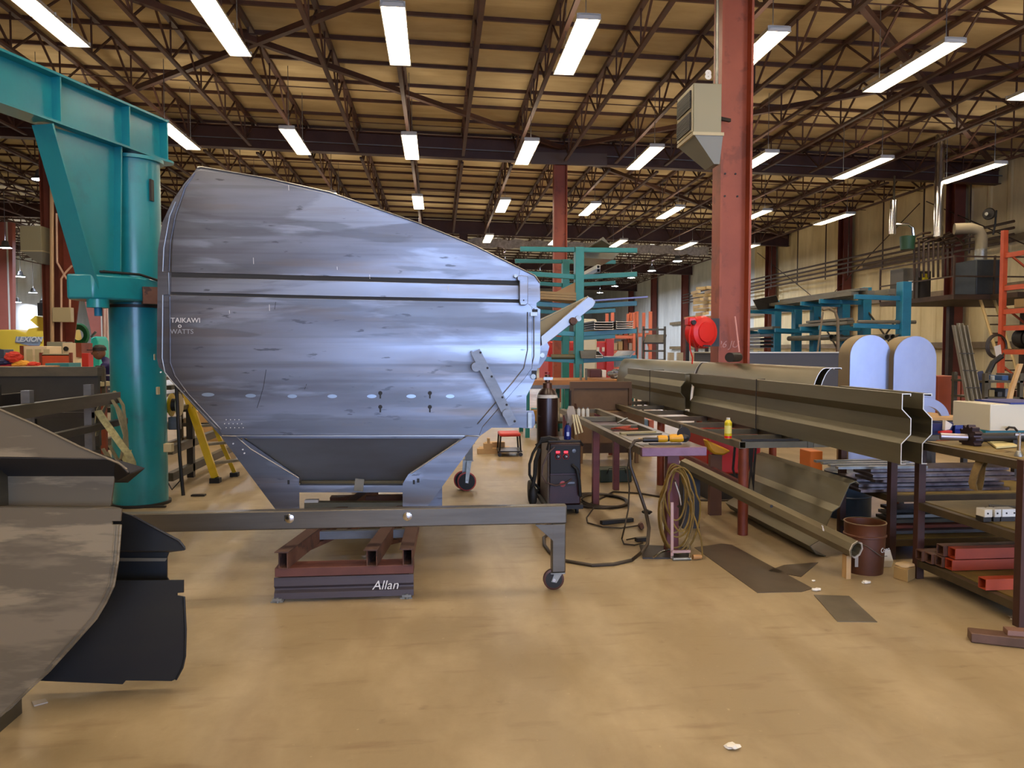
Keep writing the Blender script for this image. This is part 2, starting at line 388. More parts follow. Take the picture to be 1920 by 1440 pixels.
# ---- joists
def make_joist(L, n, label, group, x, y0):
    t = thing('roof_joist', label, 'joist', (x, y0, roofz(x)-.03), 0, group); H = .84
    for dx in (-.035, .035): pass
    MB().box(-.055, .055, 0, L, -.09, -.01).build('top_chord', joist_m, t, local=True, smooth=False)
    MB().box(-.045, .045, L*.03, L*.97, -H-.03, -H+.03).build('bottom_chord', joist_m, t, local=True, smooth=False)
    wb = MB(); s = L / n
    for i in range(n):
        a = i*s; m = a + s/2
        wb.bar((0, a+.03, -.09), (0, m, -H), .035, .04, (1,0,0)); wb.bar((0, m, -H), (0, a+s-.03, -.09), .035, .04, (1,0,0))
        wb.bar((0, m-.02, -.09), (0, m-.02, -H), .03, .03, (1,0,0))
    wb.build('web_bracing', joist_m, t, local=True, smooth=False)
    return t
bays = ((GY[0], GY[1], -13, 12, 'dark red open-web steel joist in the roof bay nearest the camera', 'roof joists of the nearest bay'),
        (GY[1], GY[2], -16, 12, 'dark red open-web steel joist in the second roof bay', 'roof joists of the second bay'),
        (GY[2], GY[3], -19, 12, 'brown open-web steel joist in the far hall beyond the third girder', 'roof joists of the far hall'),
        (GY[3], GY[4], -19, 12, 'brown open-web steel joist at the end of the far hall', 'roof joists at the end of the far hall'))
for y0, y1, k0, k1, lb, gr in bays:
    first = None
    for k in range(k0, k1):
        x = -.80 + 1.58*k
        if first is None: first = make_joist(y1-y0, 7, lb, gr, x, y0)
        else: dup(first, (x, y0, roofz(x)-.03))
# ---- purlins
pur = None
for i in range(44):
    y = 10.3 + 1.42*i
    if y > 72: break
    seg = 'in the nearest roof bay' if y < GY[1] else 'in the second roof bay' if y < GY[2] else 'in the far hall roof'
    if pur is None:
        pur = MB().add([(XL,-.03,roofz(XL)-.08),(XW,-.03,roofz(XW)-.08),(XW,.03,roofz(XW)-.08),(XL,.03,roofz(XL)-.08),(XL,-.03,roofz(XL)),(XW,-.03,roofz(XW)),(XW,.03,roofz(XW)),(XL,.03,roofz(XL))],
                       [(0,1,2,3),(7,6,5,4),(0,4,5,1),(1,5,6,2),(2,6,7,3),(3,7,4,0)]).build('roof_purlin', joist_m, smooth=False); o = pur
    else: o = pur.copy(); C.objects.link(o)
    o.location.y = y; tag(o, 'thin dark steel purlin running across the ceiling ' + seg, 'purlin', 'purlins ' + seg)
# horizontal bridging rods under the joist bottom chords
for y in (13.0, 16.2, 19.4, 22.2, 27.5, 31.5, 35.5):
    for dz, nm in ((.28, 'upper'),):
        mb = MB().tube((XL, y+.7, roofz(XL)-dz), (XW, y+.7, roofz(XW)-dz), .014, 6)
        tag(mb.build('bridging_rod', joist_m), 'thin steel bridging rod threaded through the roof joists', 'rod', 'bridging rods of the roof')
# X bracing flats in the roof
for i, (a, b, lb) in enumerate((((-11.3,24.0),(3.84,9.8),'running down from the left column'), ((-11.3,9.9),(3.84,24.0),'running up to the second column'),
                 ((3.84,9.8),(18.4,24.0),'right of the near column, running away'), ((3.84,24.0),(18.4,9.9),'right of the near column, running back to the girder'),
                 ((3.84,24.4),(18.4,39.4),'behind the second girder on the right'))):
    mb = MB().bar((a[0], a[1], roofz(a[0])-.42), (b[0], b[1], roofz(b[0])-.42), .12, .12)
    tag(mb.build('brace', joist_m), 'diagonal steel roof brace ' + lb, 'brace')
# ---- fluorescent fixtures
def ordn(i): return ['first','second','third','fourth','fifth','sixth','seventh','eighth','ninth','tenth','eleventh'][i]
up_m = M('added_glow', '#ffffff', .5, emit='#ffe9cb', es=LAMP*.3)  # extra upward glow, added to lift the ceiling brightness
def make_fixture():
    t = thing('fluorescent_light', 'light', 'ceiling light', (0,0,0), 0, 'fluorescent lights')
    MB().prism([(-.2, 0, .0), (-.16, 0, .09), (.16, 0, .09), (.2, 0, .0), (.185, 0, .0), (.15, 0, .06), (-.15, 0, .06), (-.185, 0, .0)], (0, 2.46, 0)).build('housing', white_m, t, local=True)
    for k in range(2):
        y0 = .03 + 1.22*k
        l = MB().box(-.165, .165, y0, y0+1.17, .012, .035).build('lens', lens_m, t, local=True)
        e = MB().box(-.19, .19, y0-.03, y0-.005, .0, .085).build('end_cap', white_m, t, local=True)
    MB().box(-.19, .19, 2.44, 2.47, 0, .085).build('end_cap', white_m, t, local=True)
    MB().box(-.12, .12, .1, 2.36, .09, .10).build('added_uplight', up_m, t, local=True)  # glowing strip added on the housing to brighten the ceiling
    for y in (.25, 2.2): MB().path([(0,y,.09),(0,y,1.58)], .008, 6).build('hanger', grey_m, t, local=True)
    return t
rows = ((12.05, [-9.4, -6.3, -3.52, -.67, 2.36, 5.45, 8.45, 11.45], 'row nearest the camera'), (19.1, [-9.4, -6.5, -3.6, -.69, 2.33, 5.5, 8.5, 11.6, 14.75], 'second row, before the second girder'),
        (26.6, [-6.6, -3.6, -.69, 2.33, 5.5, 8.5, 11.7, 14.8], 'third row'), (34.8, [-.8, 2.33, 5.5, 8.5, 11.8, 14.8], 'fourth row, before the third girder'))
fx = None
for y, xs, rn in rows:
    for i, x in enumerate(xs):
        z = 6.86 - .022*x
        lb = 'lit fluorescent ceiling light, ' + ordn(i) + ' from the left in the ' + rn
        if fx is None:
            fx = make_fixture(); fx.location = (x, y, z); fx['label'] = lb
        else: dup(fx, (x, y, z), label=lb)
for y in (4.4, -3.0, -9.5):   # the rows overhead and behind the camera
    for x in (-9.4, -6.4, -3.55, -.7, 2.36, 5.5, 8.5, 11.6, 14.8):
        dup(fx, (x, y, 6.86-.022*x), label='lit fluorescent ceiling light behind or above the camera', group='fluorescent lights above the camera')
# ---- round LED lights of the far halls
def make_led(hl=1.0):
    t = thing('high_bay_lamp', 'lamp', 'ceiling light', (0,0,0), 0, 'round lamps')
    MB().lathe([(.06,.34),(.12,.30),(.16,.12),(.26,.03),(.26,.0)], n=18, caps=False).build('shade', grey_m, t, local=True)
    MB().lathe([(.0,.018),(.23,.018),(.23,.004),(.0,.004)], n=18, caps=False).build('lens', led_m, t, local=True)
    MB().path([(0,0,.34),(0,0,hl)], .012, 6).build('hanger', grey_m, t, local=True)
    return t
ld = None
pos = [(P(1270,490,42.2), 'largest in the far hall on the right'), (P(1222,508,47.5), 'second in the far hall row on the right'), (P(1184,521,52), 'third in the far hall row on the right'), (P(1153,537,58.5), 'fourth in the far hall row on the right'),
       (P(1125,549,65), 'above the end of the spout'), (P(1013,517,50), 'beside the top right corner of the hopper'), (P(10,465,37), 'at the left edge, left of the brown column'), (P(38,519,48), 'second in the row at the left edge'), (P(62,549,57), 'third in the row at the left edge'),
       (P(78,570,68), 'smallest in the row at the left edge'), (P(76,337,26.5), 'left of the teal crane arm'), (P(33,567,60), 'below the second lamp at the left edge')]
for p, lb in pos:
    lb = 'round white high-bay lamp, ' + lb
    l_ = make_led(max(.5, roofz(p.x) - p.z - .02)); l_.location = p; l_['label'] = lb
ld = make_led(1.6); ld.location = (-26, 46, roofz(-26)-1.62); ld['label'] = 'unseen round high-bay lamp added to brighten the far hall'; ld['group'] = 'added far hall lamps'
for x in (-26, -20, -12, -4, 4):  # unseen lamp grid added to make the far hall brighter
    for y in (46, 58, 70): (x, y) == (-26, 46) or dup(ld, (x, y, roofz(x)-1.62), label='unseen round high-bay lamp added to brighten the far hall', group='added far hall lamps')
# ================================================================ the big steel hopper
def hopper_mat():
    m = bpy.data.materials.new('mill_scale_steel'); m.use_nodes = True; nt = m.node_tree; N = nt.nodes; L = nt.links; b = N['Principled BSDF']
    tc = N.new('ShaderNodeTexCoord')
    def nz(sc, st, lo, hi, det=8, dist=0.0, tmax=1.0):
        mp = N.new('ShaderNodeMapping'); n = N.new('ShaderNodeTexNoise'); r = N.new('ShaderNodeMapRange')
        mp.inputs['Scale'].default_value = st; n.inputs['Scale'].default_value = sc; n.inputs['Detail'].default_value = det; n.inputs['Distortion'].default_value = dist
        r.inputs['From Min'].default_value = lo; r.inputs['From Max'].default_value = hi; r.inputs['To Max'].default_value = tmax
        L.new(tc.outputs['Object'], mp.inputs['Vector']); L.new(mp.outputs[0], n.inputs['Vector']); L.new(n.outputs[0], r.inputs['Value']); return r.outputs[0]
    def mix(fac, a, c):
        x = N.new('ShaderNodeMix'); x.data_type = 'RGBA'; L.new(fac, x.inputs[0])
        if isinstance(a, str): x.inputs[6].default_value = lin(a)
        else: L.new(a, x.inputs[6])
        x.inputs[7].default_value = lin(c); return x.outputs[2]
    c = mix(nz(1.0, (.35,1,2.6), .40, .60), '#606167', '#7f838d')
    c = mix(nz(.9, (.4,1,2.2), .505, .53, 12, .35, .6), c, '#939aa6')         # pale patches with crisp edges
    c = mix(nz(1.3, (.4,1,3.6), .55, .58, 12, .3, .6), c, '#5c5f64')      # darker scale
    c = mix(nz(1.3, (.5,1,5), .56, .72, 8, 0, .6), c, '#77695c')          # brownish streaks
    c = mix(nz(9, (.6,1,2.5), .66, .70, 10, 0, .8), c, '#4f5257')
    c = mix(nz(2.0, (.16,1,9), .52, .66, 6, .1, .55), c, '#5a5b60')       # rolled streaks
    # band of darker scale down the left side of the sheets
    sx = N.new('ShaderNodeSeparateXYZ'); L.new(tc.outputs['Object'], sx.inputs[0])
    mr = N.new('ShaderNodeMapRange'); mr.inputs['From Min'].default_value = -1.02; mr.inputs['From Max'].default_value = -.62; mr.inputs['To Min'].default_value = .75; mr.inputs['To Max'].default_value = 0
    L.new(sx.outputs[0], mr.inputs['Value'])
    ml = N.new('ShaderNodeMath'); ml.operation = 'MULTIPLY'; L.new(mr.outputs[0], ml.inputs[0]); L.new(nz(1.6, (1,1,.6), .25, .6), ml.inputs[1])
    c = mix(ml.outputs[0], c, '#47464a')
    L.new(c, b.inputs['Base Color']); b.inputs['Metallic'].default_value = .85
    r = N.new('ShaderNodeMapRange'); r.inputs['To Min'].default_value = .30; r.inputs['To Max'].default_value = .46
    L.new(nz(1.5, (.5,1,3), .35, .65), r.inputs['Value']); L.new(r.outputs[0], b.inputs['Roughness'])
    return m
hop_m = hopper_mat(); weld_m = M('weld_bead', '#a5a6a4', .35, .8); slot_m = M('shade_scratch_steel', '#2c2b2a', .6, .3)  # slot_m: dark colour carries shade in slots and ledges; also plain scratch lines
HY = 6.0
hop = thing('grain_hopper', 'huge blue-grey bare steel hopper body with chalk writing standing on a rusty skid', 'hopper', (-1.0, 6.9, .33))
def HP(pts, Y=HY): return [P(a, b, Y) for a, b in pts]
# back plate with its flange: complete outline
outl = [(377,313),(500,334),(617,360),(784,418),(889,460),(985,508),(1000,514),(1012,527),(1013,563),(1006,568),(1006,576),(1013,580),(1013,668),(1003,712),(987,743),(987,802),(922,802),(899,818),(799,953),(755,950),(755,907),(766,889),(868,822),
        (449,822),(557,893),(561,907),(561,957),(518,957),(414,818),(360,758),(312,702),(298,688),(294,672),(296,470),(304,418),(323,377),(345,345),(364,322),(370,314)]
MB().prism(HP(outl), (0,.012,0)).build('flange_plate', hop_m, hop)
# three face sheets with gaps between them for the slots
top = [(376,318),(500,338),(617,364),(784,421),(889,463),(975,506),(972,527),(650,519),(321,511),(322,470),(326,420),(331,405),(343,368),(346,350),(365,322)]
mid = [(321,519.5),(650,527),(972,535),(975,562),(650,556),(320,548)]
low = [(319,553),(650,561),(988,567.5),(998,576),(998,690),(985,708),(905,800),(899,816.5),(416,816),(404,796),(352,742),(322,700),(318,680)]
D0 = .045
for pts, nm in ((top, 'upper_face'), (mid, 'middle_face'), (low, 'lower_face')):
    MB().prism(HP(pts, HY - D0), (0, .006, 0)).build(nm, hop_m, hop, bevel=.003)
    # returned edges
# dark strips just behind the gaps, the slots' shade put into their colour
MB().prism([P(321,510,HY-.04), P(973,526,HY-.04), P(973,537,HY-.04), P(321,520.5,HY-.04)], (0,.03,0)).build('upper_slot', slot_m, hop)
MB().prism([P(320,547,HY-.035), P(975,561,HY-.035), P(988,568.5,HY-.035), P(320,554,HY-.035)], (0,.03,0)).build('lower_slot', slot_m, hop)
# weld seams
wl = MB()
wl.path(HP([(329,378),(318,405),(307,465),(305,509),(316,511),(317,552),(305,553),(304,672),(309,698),(322,715),(404,801),(442,818),(470,842),(560,896)], HY-.006), .0045, 6)
wl.path(HP([(1001,578),(1001,668),(996,690),(975,717),(905,800),(868,822),(770,888)], HY-.006), .005, 6)
wl.path(HP([(416,817),(443,818)], HY-D0-.004), .004, 6); wl.path(HP([(871,817),(900,818)], HY-D0-.004), .004, 6)
wl.build('weld_seam', weld_m, hop)
MB().path(HP([(365,324),(346,352),(342,366),(329,402),(319,455),(317,509)], HY-D0-.002), .006, 6).build('pressed_ridge', hop_m, hop)
MB().path(HP([(318,556),(319,680),(328,705),(352,738),(414,805)], HY-D0-.002), .006, 6).build('pressed_ridge', hop_m, hop)
MB().path(HP([(989,585),(989,656),(982,690),(960,718),(895,795)], HY-D0-.002), .005, 6).build('pressed_ridge', hop_m, hop)
# thin bright lip along the sloping roof edge
MB().path(HP([(370,314),(377,313),(500,334),(617,360),(784,418),(889,460),(985,508),(1003,517),(1012,530)], HY-.01), .006, 6).build('top_edge', weld_m, hop)
# lap line bottom of the face (bright sheared edge)
MB().bar(P(417,817.2,HY-D0-.004), P(899,817.2,HY-D0-.004), .004, .007).build('lower_edge', weld_m, hop)
# sloping inner trough under the face
tr = MB().add([P(449,812,HY+.02), P(875,812,HY+.02), P(756,910,HY+.45), P(567,910,HY+.45)], [(0,1,2,3)])
tr.v += [v + Vector((0,.01,.012)) for v in tr.v]; tr.f += [(7,6,5,4),(0,4,5,1),(1,5,6,2),(2,6,7,3),(3,7,4,0)]
tr.build('trough_plate', M('trough_steel', '#7c8288', .45, .25, '#6b6a6a', .9, (.5,1,1.5)), hop)
for (a, b), (c, d) in (((455,822),(561,896)), ((866,824),(768,888))):
    MB().sheet([(0,0),(.0,.03),(.03,.03)], .004, lambda u, v: P(a,b,HY+.01)+Vector((0,u,v-.03)), P(c,d,HY+.01)-P(a,b,HY+.01)).build('edge_angle', hop_m, hop)
# body shell going back
def inset(pts, Y): return [P(a, b, HY) + Vector((0, Y-HY, 0)) for a, b in pts]
body = [(380,318),(500,340),(617,366),(784,424),(889,466),(985,514),(1003,530),(1003,690),(985,720),(900,812),(875,812),(449,812),(420,812),(330,706),(302,680),(304,470),(312,418),(330,380),(350,345)]
MB().prism(inset(body, HY+.02), (0, 2.6, 0)).build('body_shell', hop_m, hop)
MB().prism([P(455,812,HY)+Vector((0,.5,0)), P(875,812,HY)+Vector((0,.5,0)), P(756,905,HY)+Vector((0,.5,0)), P(562,905,HY)+Vector((0,.5,0))], (0,2.05,0)).build('rear_trough', M('trough_steel', '#7c8288'), hop)
# rear plate showing at the lower right and the rear foot
MB().prism(inset(outl, HY+2.62), (0,.012,0)).build('rear_flange_plate', hop_m, hop)
rp = MB().prism(HP([(986,770),(1000,770),(1003,780),(1003,795),(999,803),(980,803),(980,770)], 6.02), (0,.02,0)); rp.build('end_cover', hop_m, hop)
MB().bar(P(993,773,6.0), P(993,802,6.0), .03, .03).build('roller', galv_m, hop)
MB().prism(HP([(801,950),(829,905),(829,948)], 6.9), (0,.05,0)).build('rear_foot', hop_m, hop)
# bottom cross tubes
MB().htube(P(561,915,HY+.03), P(757,915,HY+.03), .08, .055, .005).build('cross_tube', hop_m, hop)
MB().bar(P(572,946,HY+.5), P(757,946,HY+.5), .08, .05).build('cross_tube', olive_m, hop)
MB().bar(P(566,905,HY+.4), P(757,905,HY+.4), .06, .04).build('cross_tube', olive_m, hop)
MB().bar(P(675,898,HY+.0), P(672,921,HY-.02), .07, .03, (0,1,0)).build('clip', steel_m, hop)
MB().box(*sum(([min(a,b), max(a,b)] for a, b in zip(P(571,943,HY+.2), P(598,935,HY+.25))), [])).build('white_block', white_m, hop)
# holes, ovals and dimples
hl = MB()
for x in (713, 806):
    for y in (737, 763):
        p = P(x, y, HY-D0-.001); hl.tube(p, p+Vector((0,.002,0)), .016, 12); hl.bar(p+Vector((0,0,-.01)), p+Vector((0,0,-.042)), .012, .004)
hl.build('keyhole', black_m, hop)
for (x, y, w_) in ((390,740,24),(470,742,20),(548,743,18),(623,743,18),(697,743,18),(771,743,18),(844,743,16)):
    pts = [P(x + w_/2*math.cos(a*math.pi/8), y + 3.5*math.sin(a*math.pi/8), HY-D0-.0005) for a in range(16)]
    MB().prism(pts, (0,.0015,0)).build('ground_spot', M('ground_steel', '#8f9fb0', .35, .7), hop)
dm = MB()
for r in range(3):
    for c_ in range(5 if r else 4):
        p = P(424+8*c_-3*(r % 2), 787+7.5*r, HY-D0-.002); dm.tube(p, p+Vector((0,.003,0)), .0035, 6)
for x, y in ((455,843),(458,850),(437,832),(610,812),(340,697),(301,698),(346,733)):
    p = P(x, y, HY-.008); dm.tube(p, p+Vector((0,.01,0)), .006, 8)
dm.build('punch_mark', chalk_m, hop)
fh = MB()
for x, y, s in ((541,904,1), (776,904,1), (784,901,0)):
    p = P(x, y, HY-.002); fh.bar(p-Vector((0,0,.016)), p+Vector((0,0,.016)), .016 if s else .02, .004)
fh.build('foot_hole', black_m, hop)
# bracket at the upper right corner
bk = MB().prism(HP([(970,518),(977,516),(990,518),(990,568),(986,572),(976,572),(974,565),(974,527),(970,525)], HY-.11), (0,.05,0)); bk.build('corner_bracket', hop_m, hop, bevel=.004)
MB().lathe([(.014,0),(.014,.05)], P(967,517,HY-.10), 10, 'y').build('pin', galv_m, hop)
MB().lathe([(.006,0),(.006,.003)], P(982,563,HY-.114), 8, 'y').build('bracket_hole', black_m, hop)
# latch and pin at the right flange
MB().bar(P(994,589,HY-.05), P(1007,589,HY-.05), .05, .03).build('latch_pin', galv_m, hop)
MB().bar(P(994,586,HY-.03), P(1008,586,HY-.03), .02, .05).build('latch_slot', black_m, hop)
MB().box(*sum(([min(a,b), max(a,b)] for a, b in zip(P(997,695,HY-.008), P(1006,711,HY-.002))), [])).build('lug_window', slot_m, hop)
MB().lathe([(.02,0),(.02,.02)], P(1000,706,HY-.03), 14, 'y').build('lug_bolt', galv_m, hop)
# diagonal arm with two bushings bolted to the face
q0 = P(891,658,HY-.16); q1 = P(962,795,HY-.16)
ar = MB().bar(q0, q1, .075, .012, (0,1,0)); ar.bar(q0+Vector((-.03,.03,0)), q1+Vector((-.03,.03,0)), .012, .07, (0,1,0)); ar.build('brace_arm', grey_m, hop)
for x, y in ((893,688), (951,776)):
    p = P(x, y, HY-.2); bs = MB().lathe([(.02,0),(.036,0),(.036,.15),(.02,.15)], p, 16, 'y'); bs.build('bushing', grey_m, hop)
b2 = MB()
for x, y in ((901,661),(914,690),(922,706),(942,745),(950,759),(965,790)):
    p = P(x, y, HY-.17); b2.lathe([(.009,0),(.009,.01)], p, 10, 'y')
b2.build('arm_hole', black_m, hop)
# spout at the right
SY = 6.35
spp = [(1014,631),(1103,556),(1112,560),(1117,566),(1113,575),(1016,651)]
a = MB().prism(HP(spp, SY), (0,.06,0)); a.build('spout_channel', M('spout_steel', '#8c9199', .38, .6, '#9b9a94', 3), hop, bevel=.004)
MB().prism([P(1013,603,SY+.12), P(1100,560,SY+.10), P(1103,556,SY+.62), P(1013,600,SY+.62)], (0,0,.008)).build('spout_floor', olive_m, hop)
MB().prism([P(1013,603,SY+.1), P(1101,558,SY+.1), P(1103,560,SY+.1), P(1013,635,SY+.1)], (0,.01,0)).build('spout_side', M('tan_sheet', '#8a7446', .5, .3), hop)
MB().prism(HP([(1008,662),(1014,648),(1026,642),(1030,650),(1024,672),(1012,690),(1006,690)], SY), (0,.03,0)).build('spout_lug', hop_m, hop)
MB().lathe([(.02,0),(.02,.03)], P(1017,666,SY-.03), 12, 'y').build('lug_bolt', galv_m, hop)
MB().lathe([(.03,0),(.035,.06)], P(1076,602,SY-.05), 12, 'y').build('spout_hinge', rust_m, hop)
MB().lathe([(.024,0),(.026,.08)], P(1085,597,SY-.03), 12, 'y').build('hinge_pin', galv_m, hop)
# chalk writing
text('TAIKAWI', P(348,601,HY-D0-.002), .052, chalk_m, hop, 'chalk_writing')
text('O', P(337,612,HY-D0-.002), .032, chalk_m, hop, 'chalk_writing', bold=.001)
text('WATTS', P(341,622,HY-D0-.002), .05, M('faded_chalk', '#9a9da2', .8), hop, 'chalk_writing')
ck = MB()
for x, y, h in ((541,352,5),(785,412,4),(475,489,6),(693,519,4),(840,540,5),(505,577,6),(632,503,3),(573,724,0),(430,585,3)):
    ck.bar(P(x,y-h,HY-D0-.002), P(x+.5,y+h,HY-D0-.002), .003, .002)
ck.build('chalk_tick', chalk_m, hop)
sc_ = MB()
for pts in ([(499,693),(497,706),(494,725),(488,746),(482,765)], [(575,720),(571,730)], [(517,566),(515,580)]):
    sc_.path(HP(pts, HY-D0-.001), .0018, 5)
sc_.build('scratch_line', slot_m, hop)
# side button at the left edge
MB().box(*sum(([min(a,b), max(a,b)] for a, b in zip(P(288,664,HY), P(292,675,HY+.03))), [])).build('side_button', cream_m, hop)

# ---- rust-coloured skid under the hopper
sk = thing('steel_skid', 'rusty steel skid of beams with chalk lettering under the big hopper', 'skid', (-.66, 5.1, 0))
Y0 = 5.08
def X(px, Y): return P(px, 1000, Y).x
z = lambda py, Y: P(640, py, Y).z
MB().sheet([(0,0),(0,.035),(.02,.05),(.02,.07),(0,.09),(0,.142)], .01, lambda a, b: (X(513,Y0), Y0+a, .022+b), (X(775,Y0)-X(513,Y0),0,0)).build('front_channel', M('channel_dark', '#4b4448', .45, .5, '#5a5356', 2, (.3,1,4)), sk)
MB().box(X(514,Y0), X(775,Y0), Y0+.0, Y0+.16, .165, .225).build('cap_tube', M('rust_red', '#6b3f33', .6, .15, '#5a342a', 4), sk, bevel=.004)
for px in (519, 762):
    f = MB().box(X(px,Y0)-.045, X(px,Y0)+.035, Y0-.01, Y0+.1, 0, .008); f.tube((X(px,Y0), Y0-.01, .0), (X(px,Y0), Y0-.01, .035), .012, 8); f.bar((X(px,Y0)-.03,Y0-.012,.022), (X(px,Y0)+.03,Y0-.012,.022), .02, .016); f.build('foot', galv_m, sk)
for (px, w_, dx) in ((531, .062, .17), (697, .07, .11), (764, .065, .02)):
    x0 = X(px, Y0); MB().htube((x0, Y0-.02, .225+.055), (x0 + dx*2.3, Y0+2.5, .225+.055), w_, .11, .007).build('rail', rust_m, sk, bevel=.003)
    MB().prism([(x0-.05,Y0-.04,.337),(x0+.04,Y0-.04,.337),(x0+.04+dx*2.3,Y0+2.5,.337),(x0-.05+dx*2.3,Y0+2.5,.337)], (0,0,.006)).build('rail_cap', M('rust_top', '#4f3930', .7, .2), sk)
for yy, mt in ((5.75, grey_m), (6.35, maroon_m), (7.1, rust_m)):
    MB().bar((X(531,Y0)+.075*(yy-Y0), yy, .28), (-.23, yy, .28), .05, .06).build('cross_bar', mt, sk)
for a_, b_ in (((-.98,5.6,.2),(-.45,6.3,.3)), ((-.25,5.9,.2),(-.45,5.5,.25))): MB().bar(a_, b_, .02, .03).build('diagonal_strap', rust_m, sk)
MB().box(-1.05, -.2, 7.5, 7.62, .0, .225).build('rear_beam', rust_m, sk); MB().box(-1.05, -.2, Y0+.02, Y0+.12, 0.155, .17).build('spacer', rust_m, sk)
text('Allan', (X(722,Y0), Y0-.0115, .095), .085, chalk_m, sk, 'chalk_writing', shear=.25)
mb = MB().sheet([(0,0),(.09,0),(.09,.05)], .008, lambda a, b: (-.86, 5.45+a, .002+b), (.45, -.12, 0)); solo(mb, 'angle_iron', rust_m, 'short dark angle iron lying on the floor between the skid rails', 'angle iron')
# ---- trolley with square-tube frame in front
tr = thing('frame_trolley', 'grey square-tube trolley frame on a red caster in front of the hopper', 'trolley', (0, 5.14, 0))
YB_ = 5.14; zt = P(1050, 948, YB_).z
x1 = P(1063, 965, YB_).x
MB().bar((-2.6, YB_+.04, zt-.0625), (x1, YB_+.04, zt-.0625), .08, .125).build('long_tube', M('tube_steel', '#5a554d', .35, .6, '#6a655c', 2, (.5,1,6)), tr, bevel=.008)
xl = P(1048, 1000, YB_).x
MB().bar((xl, YB_+.04, zt-.125), (xl, YB_+.04, P(1048,1074,YB_).z), .095, .08).build('leg', MATS['tube_steel'], tr, bevel=.008)
MB().prism([P(1003,984,YB_), P(1037,984,YB_), P(1037,1014,YB_)], (0,.012,0)).build('gusset', MATS['tube_steel'], tr)
for px, py in ((543,972),(764,968)):
    b = MB().lathe([(.018,-.012),(.03,-.008),(.03,0)], P(px,py,YB_-.002), 12, 'y'); b.build('bolt', chrome_m, tr)
MB().box(P(533,972,YB_).x, P(548,972,YB_).x, YB_-.002, YB_, P(533,977,YB_).z, P(533,966,YB_).z).build('bolt_slot', black_m, tr)
def caster(parent, x, y, ztop, r=.072, rz=.4, tread=None):
    tread = tread or M('tread_brown', '#4a2a20', .5)
    MB().box(x-.05, x+.05, y-.045, y+.045, ztop-.008, ztop).build('mounting_plate', galv_m, parent)
    fk = MB()
    for s in (-1, 1): fk.prism([(x-.025, y+s*.028, ztop-.01), (x+.03, y+s*.028, ztop-.01), (x-.008+.0, y+s*.028, r-.02), (x-.045, y+s*.028, r-.012)], (0, .004, 0))
    fk.build('fork', galv_m, parent)
    MB().lathe([(r-.012,-.019),(r,-.014),(r,.014),(r-.012,.019)], (x-.026, y, r), 28, 'y').build('wheel_tread', tread, parent)
    MB().lathe([(.0,-.022),(r-.014,-.02),(r-.014,.02),(0,.022)], (x-.026, y, r), 24, 'y').build('wheel_hub', black_m, parent)
    MB().lathe([(.011,-.035),(.011,.037)], (x-.026, y, r), 10, 'y').build('axle', chrome_m, parent)
caster(tr, xl-.005, YB_+.04, P(1048,1074,YB_).z)
caster(tr, -2.5, YB_+.04, .17); MB().bar((-2.5, YB_+.04, zt-.125), (-2.5, YB_+.04, .17), .095, .08).build('leg', MATS['tube_steel'], tr)
# rear trolley behind the hopper: a corner with a double-wheel caster
rt = thing('rear_trolley', 'rear trolley frame with a red double caster seen behind the hopper foot', 'trolley', (.3, 9, 0))
xr = P(879, 900, 9.0).x
MB().bar((-1.0, 9.0, .6), (xr+.07, 9.0, .6), .09, .1).build('long_tube', MATS['tube_steel'], rt)
MB().bar((xr, 9.0, .55), (xr, 9.0, .36), .09, .08).build('leg', MATS['tube_steel'], rt)
MB().bar((-.9, 9.0, .55), (-.9, 9.0, .36), .09, .08).build('leg', MATS['tube_steel'], rt)
pink = M('pink_tread', '#a8433c', .5)
caster(rt, xr, 8.95, .36, .11, 0, pink); caster(rt, xr-.04, 9.06, .36, .11, 0, pink); caster(rt, -.9, 9.0, .36, .11, 0, pink)

# ---- foreground half-hoppers at the left
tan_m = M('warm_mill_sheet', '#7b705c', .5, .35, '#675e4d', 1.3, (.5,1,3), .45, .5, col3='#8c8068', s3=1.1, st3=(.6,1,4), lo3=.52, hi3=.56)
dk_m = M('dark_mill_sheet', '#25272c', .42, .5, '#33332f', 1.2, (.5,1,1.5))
def side_panel(name, label, mat, Y, up, midp, lo, edges, cat='steel panel'):
    lo_z = min(P(a, b, Y).z for a, b in lo)
    t = thing(name, label, cat, (P(lo[0][0], lo[0][1], Y).x, Y, max(0, lo_z)))
    MB().prism([P(a, b, Y) for a, b in up], (0,.01,0)).build('upper_sheet', mat, t)
    MB().prism([P(a, b, Y+.14) for a, b in midp], (0,.01,0)).build('recessed_sheet', mat, t)
    MB().prism([P(a, b, Y) for a, b in lo], (0,.01,0)).build('lower_sheet', mat, t)
    for pts, r in edges: MB().path([P(a, b, Y-.006) for a, b in pts], r, 6).build('folded_edge', mat, t)
    return t
L0 = -60
fp = side_panel('hopper_side', 'tall tan steel side panel with a pointed upper lip at the left edge', tan_m, 3.42,
    [(L0,742),(0,769),(60,794),(150,838),(222,868),(237,878),(240,886),(214,861),(L0,856)],
    [(L0,880),(216,884),(208,945),(200,962),(L0,962)],
    [(L0,951),(228,954),(226,977),(210,977),(210,984),(226,984),(221,1050),(213,1098),(198,1130),(180,1160),(140,1205),(92,1258),(20,1330),(0,1343),(L0,1343)],
    [([(226,984),(221,1050),(213,1098),(198,1130),(180,1160),(140,1205),(92,1258),(0,1343)], .006), ([(216,984),(211,1050),(204,1096),(190,1127),(172,1157),(132,1202),(84,1256)], .003),
     ([(L0,742),(60,794),(150,838),(224,869),(238,880)], .005)])
